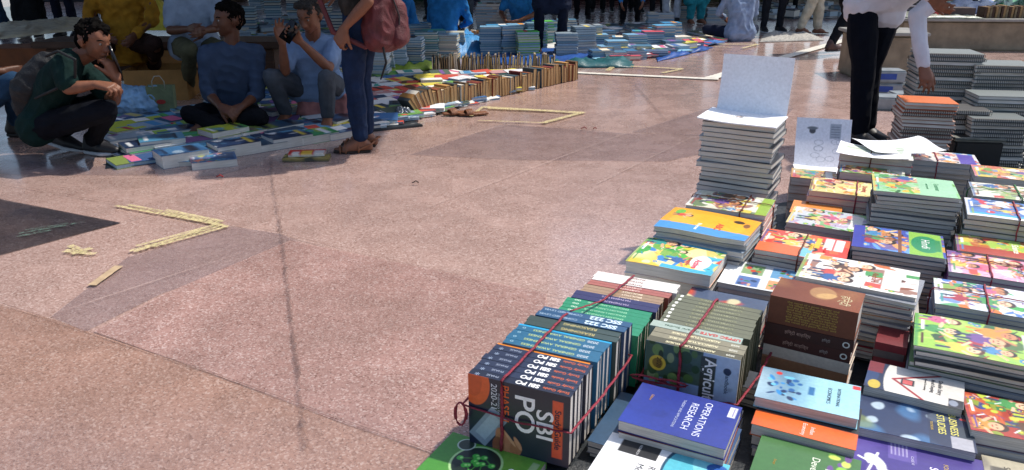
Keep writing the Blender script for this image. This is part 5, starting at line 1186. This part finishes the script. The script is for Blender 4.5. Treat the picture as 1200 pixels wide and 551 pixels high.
fspread([(412, 158), (486, 137), (640, 98), (430, 104)], 14, 16, SPR)
fspread([(395, 160), (480, 140), (470, 128), (400, 140)], 4, 3, SPR)
fspread([(430, 104), (660, 92), (640, 84), (440, 90)], 12, 4, SPR)
fspread([(250, 122), (360, 122), (420, 98), (270, 104)], 8, 5, ['3c6a94', '8aa0b4', 'a8b43c', '28506c', 'c8ccd0'])
fspread([(290, 150), (400, 150), (430, 122), (300, 124)], 7, 6, PAL)
fspread([(150, 194), (412, 158), (402, 135), (130, 142)], 17, 9, PAL, tmax=.035, yaw=41, jy=14)
# dark upright row behind the spread and a second tan one
def frow(a, b_, n, h, d, cols, lean=6):
    A, B_ = at(*a), at(*b_); e = B_-A; yaw = math.atan2(e.y, e.x); L = e.length/n
    for i in range(n):
        p = A+e*((i+.5)/n); M = Matrix.Translation(p) @ Matrix.Rotation(yaw, 4, 'Z') @ Matrix.Rotation(R(rr.uniform(-lean, lean)), 4, 'Y')
        hh = h*rr.uniform(.8, 1.1); c = lin(hexc(rr.choice(cols))); t = L*.9*rr.uniform(.6, 1); 
        far_b.box(-t/2, t/2, 0, d, .006, hh, c, M); far_b.box(-t*.36, t*.36, -.003, .01, .008, hh-.006, lin(hexc(rr.choice(['c8b48c', 'a88c5c', 'd8ccb0', '8c7450']))), M)
frow((506, 84), (650, 84), 60, .17, .14, ['2c3438', '4c4038', '3c4c50', '5c5048', '888078', '1c2428', '9a8a70'])
frow((500, 62), (640, 44), 40, .12, .14, OLD)
frow((546, 50), (615, 45), 30, .14, .14, OLD)
# bluish stacks
BL = ['2c6a94', '4c84ac', '6c9cbc', '24547c', '90a8bc', '1c7a88', '3c6c88', '2c80b0']
for (px, py, h, n, cols) in ((440, 92, .26, 10, ['c8ccd0', 'a8b4c0', 'd8dce0']), (462, 84, .30, 12, ['a8b8c8', '8ca0b0', 'c0c8d0']), (482, 80, .32, 13, BL), (500, 74, .34, 13, ['2c7a80', '2c8a88', '3c6c78']), (524, 72, .30, 12, ['c8a860', '5c80a0', 'b8b8a8']),
                             (455, 66, .34, 10, BL), (490, 58, .3, 10, BL), (575, 66, .34, 12, BL), (598, 66, .35, 12, BL), (618, 68, .3, 10, ['3c9a4c', '4cb050', '5a8498', 'a8c840']), (628, 60, .34, 10, ['48a838', '5c8498']), (664, 68, .28, 10, ['7c8c98', '9aa4ac']), (684, 66, .34, 12, ['8a949c', 'a8a0a0', '6c7c88']),
                             (640, 52, .3, 8, BL), (664, 50, .3, 9, BL), (700, 60, .2, 7, BL), (722, 64, .16, 6, BL+['8ac0d8']), (745, 60, .2, 7, BL), (765, 58, .22, 8, ['2c70a0', 'c04858', '3c88b0']), (778, 56, .28, 8, ['c83c50', '2c80b0', '5098c0']), (790, 60, .12, 4, ['d8d0c0', 'c8a840', '3c5c7c']), (745, 70, .1, 4, BL), (770, 68, .08, 3, ['c8c8d0', '405878']), (722, 72, .1, 4, BL), (705, 72, .12, 5, BL)):
    fstack(px, py, h, n, cols, w=.26, d=.2, yaw=rr.uniform(-5, 18))
    if py > 55: fstack(px+8, py-7, h*.9, max(3, n-2), cols, w=.26, d=.2, yaw=rr.uniform(-5, 18))
fspread([(700, 76), (800, 64), (830, 50), (700, 56)], 10, 6, ['4c88a8', '3c6c88', '7ab0c8', 'd8dce0', 'c8c040', '28405c', 'c04c5c', 'a8b4bc'], tmax=.08)
fspread([(790, 64), (840, 52), (850, 46), (790, 52)], 5, 3, ['d8dce0', '2c60a8', 'e8d030', 'c04c5c', 'f0f0f0'], tmax=.05)
fspread([(830, 46), (850, 42), (850, 36), (810, 40)], 4, 3, ['3c4c40', '5c6c60', '2c3438'], tmax=.06)
fspread([(680, 42), (780, 40), (790, 30), (690, 30)], 9, 4, ['5c6c78', 'c05848', 'd8d8d8', '3c4c54'], tmax=.08)
fspread([(890, 24), (1000, 22), (1000, 8), (880, 8)], 10, 5, ['a8b0b0', '6c7478', '8a7a70', '3c4448'], tmax=.15)
for (px, py) in ((568, 38), (580, 38), (592, 38), (604, 39), (616, 40), (572, 28), (590, 28), (606, 30)): fstack(px, py, .42, 10, ['b0aaa4', 'c0b8b0', '9a9490'], w=.26, d=.3, yaw=0)
for (px, py) in ((768, 34), (780, 34), (836, 27), (848, 27), (800, 26)): fstack(px, py, .25, 8, ['c8c4c4', '8a98a8', 'a8b0b8'], yaw=0)
for (px, py) in ((430, 20), (440, 30), (450, 12), (600, 14), (640, 8), (150, 12), (210, 20), (260, 16), (300, 12), (345, 20), (380, 30), (320, 30), (290, 40), (400, 50), (415, 40)): fstack(px, py, .4, 10, ['2c4c78', '3c3c44', '5c4c40', '4c6a80'], yaw=rr.uniform(-20, 20))
fspread([(260, 70), (420, 60), (430, 20), (270, 24)], 12, 8, ['2c5a80', '3c6a94', '4c5c6c', '8aa0b4', '6a5a4c'], tmax=.1)
fspread([(300, 100), (420, 90), (430, 60), (310, 60)], 8, 6, SPR, tmax=.05)
# right background: loose books on the raised slab behind the notebooks
o = far_b.build('far_books', M_MATT); tag(o, 'loose and stacked books spread over the far half of the square', 'books', kind='stuff')

# --- sheets and tarpaulins -------------------------------------------------------------
def crumple(name, lab, quad, mat, h=.05, nu=30, nv=10, thick=.02, cat='tarpaulin', seed=0, z0=.004, px=True, f=6, dome=0):
    a, b_, c, d_ = [at(*q) if px else V3(q) for q in quad]; r = random.Random(seed); V = []; F = []
    for i in range(nu+1):
        for j in range(nv+1):
            u, v = i/nu, j/nv; p = a.lerp(b_, u).lerp(d_.lerp(c, u), v)
            e = min(1, 6*min(u, 1-u, v, 1-v))
            q = noise.noise((p.x*f+seed, p.y*f, seed)); q2 = abs(noise.noise((p.x*f*2.5+seed, p.y*f*2.5, seed+3)))
            V.append((p.x+q*.03, p.y+q2*.03, z0+e*(h*(.5+.6*q+.6*q2)+dome*math.sin(math.pi*u)*math.sin(math.pi*v))))
    W_ = nv+1
    for i in range(nu):
        for j in range(nv): F.append((i*W_+j, (i+1)*W_+j, (i+1)*W_+j+1, i*W_+j+1))
    me = mesh(name, V, F, mat, True); o = put(name, me)
    s = o.modifiers.new('s', 'SOLIDIFY'); s.thickness = .003; s.offset = 1
    tag(o, lab, cat); return o
T_BLUE = plain('blue_tarp', '1c4c94', .4, .25, 8, .4, 60); T_TEAL = plain('teal_tarp', '14565c', .4, .25, 8, .4, 60); T_LIME = plain('lime_cloth', '8ca83c', .6, .2, 10, .4, 60)
T_SKY = plain('sky_cloth', '3a8cc8', .5, .2, 10, .5, 50); T_WHITE = plain('white_cloth', 'c8c8c4', .7, .15, 12, .5, 60); T_DARK = plain('dark_sheet', '20262c', .5, .3, 10, .4, 60); T_YEL = plain('yellow_cloth', 'c0b040', .8, .25, 10, .5, 50); T_CREAM = plain('cream_sack', 'e8dcc0', .7, .2, 8, .5, 40)
crumple('tarpaulin', 'blue tarpaulin strip under the far blue book piles', [(552, 76), (700, 78), (840, 52), (560, 60)], T_BLUE, .05, seed=3, nu=40)
crumple('tarpaulin', 'teal tarpaulin edge bunched up before the far book piles', [(636, 80), (742, 80), (742, 72), (640, 73)], T_TEAL, .08, seed=5)
crumple('tarpaulin', 'deep blue tarpaulin corner by the pale floor line', [(770, 73), (826, 60), (836, 56), (770, 62)], T_BLUE, .05, seed=6)
crumple('cloth', 'lime green cloth strip folded along the old books', [(402, 98), (505, 82), (512, 75), (415, 86)], T_LIME, .09, cat='cloth', seed=7)
crumple('cloth', 'sky blue plastic sheet heaped beside the seated man in bright blue', [(512, 70), (575, 66), (566, 52), (528, 52)], T_SKY, .12, cat='cloth', seed=8, dome=.14)
crumple('cloth', 'white cloth strip lying along the old upright books', [(538, 127), (585, 116), (578, 112), (532, 122)], T_WHITE, .03, cat='cloth', seed=9, f=12)
crumple('tarpaulin', 'dark ground sheet under the flat books before the seated men', [(124, 199), (492, 146), (470, 134), (120, 150)], T_DARK, .004, seed=10, nu=50)
crumple('cloth', 'white printed sheets spread behind the far men', [(560, 60), (690, 56), (680, 46), (560, 46)], T_WHITE, .02, cat='cloth', seed=12)
crumple('newspaper', 'crumpled newspapers lying behind the seated man in pale blue', [(890, 50), (966, 48), (950, 38), (895, 40)], plain('newsprint', 'a8a49c', .9, .4, 40, .5, 60), .06, cat='newspaper', seed=13, f=10)
for k, (pts, mt, lab, h) in enumerate([([(1060, 20), (1200, 24), (1200, 6), (1080, 4)], T_BLUE, 'blue tarpaulin heap at the top right', .2), ([(1075, 12), (1130, 12), (1130, 2), (1080, 2)], plain('green_tarp', '2c8a58', .4, .25, 8, .4, 60), 'green plastic sheet on the blue heap at the top right', .3),
                                      ([(1160, 16), (1215, 18), (1215, 5), (1160, 5)], plain('green_tarp', '2c8a58'), 'green sheet folded at the far right corner', .32)]):
    crumple('tarpaulin', lab, pts, mt, h, seed=20+k)
# --- bench, crates, bags on the left
def boxy(name, lab, cat, c, yaw, sx, sy, sz, mat, bev=.01, group=None, parent=None):
    bm = bmesh.new(); bmesh.ops.create_cube(bm, size=1)
    for v in bm.verts: v.co = Vector((v.co.x*sx, v.co.y*sy, v.co.z*sz+sz/2))
    bmesh.ops.bevel(bm, geom=list(bm.edges), offset=bev, segments=2, affect='EDGES')
    me = bpy.data.meshes.new(name); bm.to_mesh(me); bm.free(); me.materials.append(mat)
    o = put(name, me, parent, loc=c, rot=(0, 0, R(yaw)))
    if lab: tag(o, lab, cat, group)
    return o
M_WOOD = plain('worn_brown_wood', '4a3020', .7, .3, 6, .4, 40, stretch=(1, 8, 8)); M_CARD = plain('cardboard', 'a87840', .85, .15, 10, .2, 60); M_STONE = plain('beige_stone', '8a7c66', .75, .25, 7, .4, 30)
p = at(180, 108); bn = empty('wooden_bench', p, 0); tag(bn, 'long dark brown wooden bench that the two back left men sit on', 'bench')
boxy('seat', None, None, (0, .45, .36), 0, 2.3, .5, .06, M_WOOD, parent=bn)
for x in (-1.0, 0, 1.0): boxy('leg', None, None, (x, .45, 0), 0, .08, .4, .36, M_WOOD, parent=bn)
boxy('front_panel', None, None, (0, .26, .06), 0, 2.1, .03, .3, M_WOOD, parent=bn)
# open carton with flaps
ct = empty('carton', at(160, 128)+Vector((0, .55, 0)), R(8)); tag(ct, 'open cardboard carton with raised flaps behind the crouching man', 'carton')
for (c, s, rx, ry) in (((0, -.2, .13), (.5, .006, .26), 0, 0), ((0, .2, .13), (.5, .006, .26), 0, 0), ((-.25, 0, .13), (.006, .4, .26), 0, 0), ((.25, 0, .13), (.006, .4, .26), 0, 0), ((0, 0, .005), (.49, .39, .008), 0, 0)):
    mb = MB(); mb.box(-s[0]/2, s[0]/2, -s[1]/2, s[1]/2, -s[2]/2, s[2]/2); mb.build('wall', M_CARD, ct, loc=c)
for (c, s, ro, cc) in (((-.05, .33, .30), (.6, .26, .006), (R(18), 0, 0), M_CARD), ((.39, 0, .27), (.3, .4, .006), (0, R(4), R(-8)), M_CARD)):
    mb = MB(); mb.box(-s[0]/2, s[0]/2, -s[1]/2, s[1]/2, -s[2]/2, s[2]/2); mb.build('flap', cc, ct, loc=c, rot=ro)
crumple('cloth', 'cream plastic sheet draped behind the crouching man', [(-10, 82), (96, 66), (100, 46), (0, 56)], T_CREAM, .06, cat='cloth', seed=14, z0=.3)
boxy('crate', 'low brown crate under the cream plastic sheet', 'crate', at(35, 92)+Vector((0, .25, 0)), 6, .9, .45, .29, plain('orange_brown_box', '7a4422', .8, .3, 6, .3, 40))
crumple('sack', 'yellow green cloth sack beside the man in pale grey', [(165, 84), (212, 84), (208, 66), (165, 66)], T_YEL, .10, cat='sack', seed=15, z0=.42, dome=.3, f=5)
# clear plastic bag of books
M_PLB = plain('blue_white_plastic', '8ab0d0', .2, .35, 12, .6, 40)
B = Vol(); c = at(157, 136)+Vector((0, .1, 0))
B.hull((c+V3((-.14, -.02, .06)), .06), (c+V3((.14, -.02, .06)), .06), (c+V3((-.13, 0, .18)), .05), (c+V3((.13, 0, .17)), .05)); o = put('plastic_bag', B.mesh('plastic_bag', .009, M_PLB, 1, fold=.012, freq=14)); tag(o, 'blue and white plastic bag of books in front of the carton', 'bag')
# khaki paper shopping bag with handles and a red mark
sb = empty('paper_bag', at(193, 133), R(8)); tag(sb, 'khaki paper shopping bag with a rope handle and small red oval', 'bag')
mb = MB(); V = [(-.09, -.035, 0), (.09, -.035, 0), (.09, .035, 0), (-.09, .035, 0), (-.1, -.045, .22), (.1, -.045, .225), (.1, .04, .22), (-.1, .04, .225)]
mb.add(V, [(0, 3, 2, 1), (0, 1, 5, 4), (1, 2, 6, 5), (2, 3, 7, 6), (3, 0, 4, 7)], lin(hexc('8a8460'))); o = mb.build('bag_body', plain('khaki_paper', '77805c', .8, .15, 14, .3, 60), sb); s = o.modifiers.new('s', 'SOLIDIFY'); s.thickness = .002
tube('handle', [(-.045, -.042, .2), (-.045, -.045, .26), (-.02, -.045, .30), (.02, -.045, .30), (.045, -.045, .26), (.045, -.042, .2)], .004, plain('cream_rope', 'b8b09c', .8, .1), parent=sb)
mb = MB(); mb.add([(.035*math.cos(a), -.0445, .1+.018*math.sin(a)) for a in [i*math.pi/8 for i in range(16)]], [tuple(range(16))], lin(hexc('a83028'))); mb.build('badge', M_MATT, sb)
# pink stool bundle below the older man
B = Vol(); c = at(378, 145)+Vector((0, .12, 0)); B.hull((c+V3((-.17, .0, .05)), .05), (c+V3((.17, .0, .05)), .05), (c+V3((-.17, .2, .06)), .05), (c+V3((.17, .2, .06)), .05), (c+V3((-.13, .06, .26)), .05), (c+V3((.13, .06, .26)), .05), (c+V3((0, .2, .26)), .05))
o = put('cushion_bag', B.mesh('cushion_bag', .010, plain('pink_cloth', '9a6460', .8, .25, 10, .4, 50), 2, fold=.012, freq=8)); tag(o, 'pink cloth bundle that the older man sits on', 'bundle')
# low black mat edge and foil ball
boxy('board', 'thin black board lying at the end of the flat books near the sandals', 'board', at(452, 152), 26, .55, .06, .015, T_DARK, .003)
B = Vol(); c = at(471, 140)+Vector((0, .02, .05)); B.hull((c, .035), (c+V3((.04, 0, .0)), .03), (c+V3((-.02, .01, .015)), .03)); o = put('plastic_wrap', B.mesh('plastic_wrap', .005, plain('foil_wrap', '8c9094', .25, .3, 30, .6, 60, metal=.5), 0, fold=.014, freq=30)); tag(o, 'crumpled silver plastic wrap next to the leaning old books', 'wrapper')
for (px, py, lab, col, s) in ((487, 217, 'tiny dark twist of litter on the open floor', '4c4038', .018), (684, 153, 'small red thread on the grey floor patch', '8c2c2c', .02), (258, 210, 'thin red thread on the floor below the flat books', '9c2c2c', .02), (697, 153, 'short red scrap near the grey floor patch', '8c2c2c', .012)):
    p = at(px, py); o = tube('litter', [p+Vector((-s, 0, .014)), p+Vector((-s*.3, s*.4, .018)), p+Vector((s*.2, -.3*s, .016+s*.6)), p+Vector((s, 0, .014))], .0035, plain('litter_'+col, col, .8)); tag(o, lab, 'litter')

# --- spiral notebooks at the right -------------------------------------------------------
PG_NB = [PG_DARK, PG_GREY]
def notebook_me(w, d, t, col, seed):
    r = random.Random(seed); mb = MB(); c = lin(hexc(col))
    mb.box(-w/2, w/2, -d/2, d/2, 0, .002, c); mb.box(-w/2, w/2, -d/2, d/2, t-.002, t, c)
    pg = MB(); pg.box(-w/2+.004, w/2-.003, -d/2+.008, d/2-.003, .002, t-.002, (.7, .7, .7))
    sp = MB(); n = int(w/.011); rad = t*.52
    for i in range(n):
        x = -w/2+.012+i*.0112; K = 8
        for k in range(K):
            a0, a1 = 2*math.pi*k/K, 2*math.pi*(k+1)/K
            P0 = (x, -d/2+math.cos(a0)*rad, t/2+math.sin(a0)*rad); P1 = (x, -d/2+math.cos(a1)*rad, t/2+math.sin(a1)*rad)
            sp.add([(P0[0]-.0016, P0[1], P0[2]), (P0[0]+.0016, P0[1], P0[2]), (P1[0]+.0016, P1[1], P1[2]), (P1[0]-.0016, P1[1], P1[2])], [(0, 1, 2, 3)])
    return mb.me('cover', M_MATT), pg.me('pages', PG_WHITE), sp.me('spiral', plain('spiral_wire', '1c1c20', .35, .2, 30))
def nstack(pile, fl, z, w, d, n, yaw, cols, jit=.013, base=0):
    p = at(fl[0], fl[1], z); a = R(yaw); ex = Vector((math.cos(a), math.sin(a), 0)); ey = Vector((-math.sin(a), math.cos(a), 0)); c0 = p+ex*w/2+ey*d/2; t = (z-base)/n; r = random.Random(len(pile))
    ms = {}
    for i in range(n):
        col = cols[i] if i < len(cols) and isinstance(cols, list) else cols[i % len(cols)]
        if col not in ms: ms[col] = notebook_me(w, d, t*.96, col, i)
        q = c0+ex*r.uniform(-jit, jit)+ey*r.uniform(-jit, jit); q.z = z-(i+1)*t
        o = empty('notebook', q, a+R(r.uniform(-2, 2))+(math.pi if r.random() < .3 else 0)); tag(o, f'{ORD[i]} spiral notebook of the {pile}', 'notebook', 'spiral notebooks in the '+pile)
        for nm, me in zip(('cover', 'pages', 'spiral'), ms[col]): put(nm, me, o)
GC = ('6c7474', '8a9090', '54605e', '9aa09a', '747c80')
nstack('orange topped pile under the reaching hand', (1060, 119), .44, .27, .22, 22, -14, ['c86428', 'b89c8c', 'c05c24', 'a87868', '9a7464', 'b09080', '8c6a60', 'b89888', '8a6458', 'a88878', '80605a', 'b09080', '8a6458', 'a08070', '80605a', 'b09080'])
nstack('grey pile behind the reaching hand', (1080, 62), .62, .36, .26, 26, -12, GC)
nstack('grey pile at the far right edge', (1146, 76), .56, .36, .26, 25, -8, GC)
nstack('second grey pile at the far right edge', (1146, 112), .42, .34, .22, 19, -10, GC)
nstack('low grey pile by the black tray', (1142, 138), .33, .30, .22, 15, -8, ('5c6464', '848a8a', '444c4c'))
nstack('dim pile between the orange and grey ones', (1118, 128), .36, .2, .2, 12, -10, ('3c3c3c', '5c5854', '4c4844'))
tr = empty('tray', at(1122, 162, .22), R(-8)); tr.location.z = 0; tag(tr, 'black plastic tray with a pale rim on a dark box near the right edge', 'tray')
boxy('box', None, None, (.13, .1, 0), 0, .26, .18, .2, plain('black_plastic', '14161a', .4, .2), parent=tr); boxy('rim', None, None, (.13, .1, .2), 0, .29, .2, .02, plain('pale_rim', '7a7c74', .5, .2), parent=tr); boxy('well', None, None, (.13, .1, .2005), 0, .24, .15, .022, plain('black_plastic', '14161a'), parent=tr)
# wrapped white and blue packets beside the stone bench
for k, (px, py, z) in enumerate([(1026, 112, 0), (1030, 130, 0), (1026, 112, .11), (1052, 126, 0), (1050, 112, 0)]):
    p = at(px, py)+Vector((.12, .1, 0)); r_ = empty('packet', (p.x, p.y, z), R(-14+5*k)); tag(r_, ['wrapped packet with a blue label beneath another beside the stone bench', 'grey wrapped packet nearest the man in the white shirt', 'wrapped packet with a blue label on top beside the stone bench', 'grey wrapped packet under the reaching arm', 'grey wrapped packet between the blue labelled ones and the orange pile'][k], 'packet')
    boxy('wrapping', None, None, (0, 0, 0), 0, .27, .2, .105, plain('grey_wrap', '8c9498', .35, .2, 12, .3, 30), .012, parent=r_)
    if k in (0, 2): boxy('label', None, None, (-.03, -.1, .03), 0, .15, .006, .05, plain('blue_label', '2c4c9c', .5), .001, parent=r_)
# stone bench
sbn = empty('stone_bench', at(1042, 94)+Vector((0, .3, 0)), R(-4)); tag(sbn, 'beige stone bench block with a pale top slab behind the reaching man', 'bench')
boxy('block', None, None, (0, 0, 0), 0, .62, .5, .42, M_STONE, .02, parent=sbn); boxy('slab', None, None, (0, 0, .42), 0, .70, .56, .03, plain('pale_slab', '94928c', .4, .15, 8), .006, parent=sbn)
B = Vol(); c = sbn.location+V3((-.05, -.08, .5)); B.hull((c+V3((-.1, 0, .02)), .07), (c+V3((.1, 0, .02)), .07), (c+V3((0, 0, .14)), .06)); o = put('handbag', B.mesh('handbag', .008, M_BP, 2, fold=.01)); tag(o, 'slumped black bag on the stone bench', 'bag')
# raised slab with goods behind the notebooks
lg = empty('stone_ledge', at(1140, 62)+Vector((.35, .5, 0)), R(-4)); tag(lg, 'low stone ledge carrying books behind the grey notebook piles', 'ledge')
boxy('block', None, None, (0, 0, 0), 0, 2.3, .7, .36, M_STONE, .02, parent=lg); boxy('slab', None, None, (0, 0, .36), 0, 2.36, .78, .03, plain('pale_slab', '94928c'), .006, parent=lg)
lz = .392; L0 = lg.location
boxy('box', 'dark brown box on the ledge beside the red and white packet', 'box', (L0.x-.42, L0.y-.1, lz), -6, .34, .24, .12, plain('brown_box', '4c3c38', .6, .2, 10), .006)
B = Vol(); c = V3((L0.x-.82, L0.y-.15, lz+.05)); B.hull((c+V3((-.08, 0, -.02)), .03), (c+V3((.1, 0, -.02)), .03), (c+V3((.06, 0, .06)), .045)); o = put('plastic_bag', B.mesh('plastic_bag', .007, plain('red_white_plastic', 'c83c40', .35, .5, 9), 1, fold=.01, freq=14)); tag(o, 'small red and white plastic bag on the ledge', 'bag')
for i in range(22):
    o = boxy('magazine', f'{ORD[i].replace("top", "first")} tan magazine from the left standing in the ledge row', 'magazine', (L0.x-.12+i*.034, L0.y-.12, lz), -4+random.uniform(-3, 3), .028, .2, .13+.02*random.random(), [M_WOOD, PG_TAN, plain('dull_card', '7c6a50', .8)][i % 3], .003, 'tan magazines standing on the ledge')
crumple('cloth', 'white and green printed plastic sheets on the near end of the ledge', [(L0.x-1.1, L0.y-.3, 0), (L0.x-.2, L0.y-.36, 0), (L0.x-.2, L0.y+.3, 0), (L0.x-1.1, L0.y+.3, 0)], plain('printed_plastic', '9aa090', .4, .5, 10, .4, 40), .05, cat='cloth', seed=33, z0=lz+.004, px=False)
boxy('slab_packet', 'white packet with red edge on the ledge sheets', 'packet', (L0.x-.55, L0.y+.22, lz+.03), 8, .4, .2, .05, plain('white_packet', 'c8c8cc', .4, .1), .01)
# --- unseen canopies, added to cast shade on the left group and background --------------------------------------------------------
def added_canopy(lab, x0, x1, y0, y1, z, posts, mat, seed=0):
    cn = empty('added_canopy', (0, 0, 0)); tag(cn, lab, 'added_canopy')
    V = []; F = []; nu, nv = 24, 16
    for i in range(nu+1):
        for j in range(nv+1):
            u, v = i/nu, j/nv; V.append((x0+(x1-x0)*u, y0+(y1-y0)*v, z-.25*math.sin(math.pi*u)*math.sin(math.pi*v)+.06*noise.noise((u*6+seed, v*6, 0))))
    for i in range(nu):
        for j in range(nv): a = i*(nv+1)+j; F.append((a, a+nv+1, a+nv+2, a+1))
    o = put('sheet', mesh('sheet', V, F, mat, True), cn); s = o.modifiers.new('s', 'SOLIDIFY'); s.thickness = .004
    for (x, y) in posts: tube('post', [(x, y, 0), (x, y, z+.05)], .03, M_WOOD, parent=cn)
    return cn
T_CAN = plain('canopy_cloth', '5c6a80', .9, .1, 5)
added_canopy('unseen grey blue awning added above the view to shade the seated men', -9, .5, 5.5, 12.4, 2.5, [(-8.9, 5.6), (-8.9, 12.3)], T_CAN)
added_canopy('unseen grey blue awning added above the view to darken the far stalls', -9, 12, 12.5, 24.0, 3.4, [(-8.8, 12.6), (11.9, 12.6), (-8.8, 23.9), (11.9, 23.9)], T_CAN, 5)  # added only to throw shade over the far side
# rows of laden trestle stalls far behind
for k in range(9):
    x = -10+k*2.5; st_ = empty('market_stall', (x, 19.5+random.uniform(-.6, .6), 0), R(random.uniform(-5, 5))); tag(st_, ['dark', 'brown', 'grey', 'green', 'blue', 'maroon', 'olive', 'cream', 'slate'][k]+' draped market stall in the far row', 'stall', 'market stalls in the far row')
    boxy('drape', None, None, (0, 0, 0), 0, 2.2, .9, .74, plain('drape_%d' % k, ['24262c', '4a3828', '5c6064', '2c4c3c', '2c3c5c', '4c2428', '4c4c34', '9c9480', '38424c'][k], .9, .3, 8, .3, 20), .02, parent=st_)
    boxy('tabletop', None, None, (0, 0, .742), 0, 2.26, .96, .03, M_WOOD, .004, parent=st_)
crumple('tarpaulin', 'added dark sheet under the books on the right, standing in for shaded gaps', [(578, 562), (1300, 640), (1500, 150), (848, 250)], T_DARK, .002, seed=41, nu=40, nv=30)  # added dark sheet: its colour supplies the shade in the gaps between books
# ------------------------------------------------------------------ light
w = bpy.data.worlds.new('World'); sc.world = w; w.use_nodes = True
nt = w.node_tree; bg = nt.nodes['Background']; sky = nt.nodes.new('ShaderNodeTexSky'); sky.sky_type = 'NISHITA'; sky.sun_disc = False
SUN_EL, SUN_AZ = 58, 62      # azimuth measured from +Y towards +X (sun behind the scene, to the right)
sky.sun_elevation = R(SUN_EL); sky.sun_rotation = R(SUN_AZ); sky.altitude = 200; sky.dust_density = 2.5
nt.links.new(sky.outputs[0], bg.inputs[0]); bg.inputs[1].default_value = .14
sl = bpy.data.lights.new('sun', 'SUN'); sl.energy = 3.4; sl.angle = R(1.3); sl.color = (1, .94, .85)
so = bpy.data.objects.new('sun', sl); COL.objects.link(so)
dv = Vector((math.cos(R(SUN_EL))*math.sin(R(SUN_AZ)), math.cos(R(SUN_EL))*math.cos(R(SUN_AZ)), math.sin(R(SUN_EL))))
so.rotation_euler = dv.to_track_quat('Z', 'Y').to_euler(); so.location = (6, 6, 12)
sc.view_settings.view_transform = 'Standard'; sc.view_settings.look = 'None'; sc.view_settings.gamma = 1; sc.view_settings.exposure = EXPO
sc.render.resolution_x = 1024; sc.render.resolution_y = 470
sc.render.engine = 'CYCLES'
bpy.data.scenes.remove(TS)
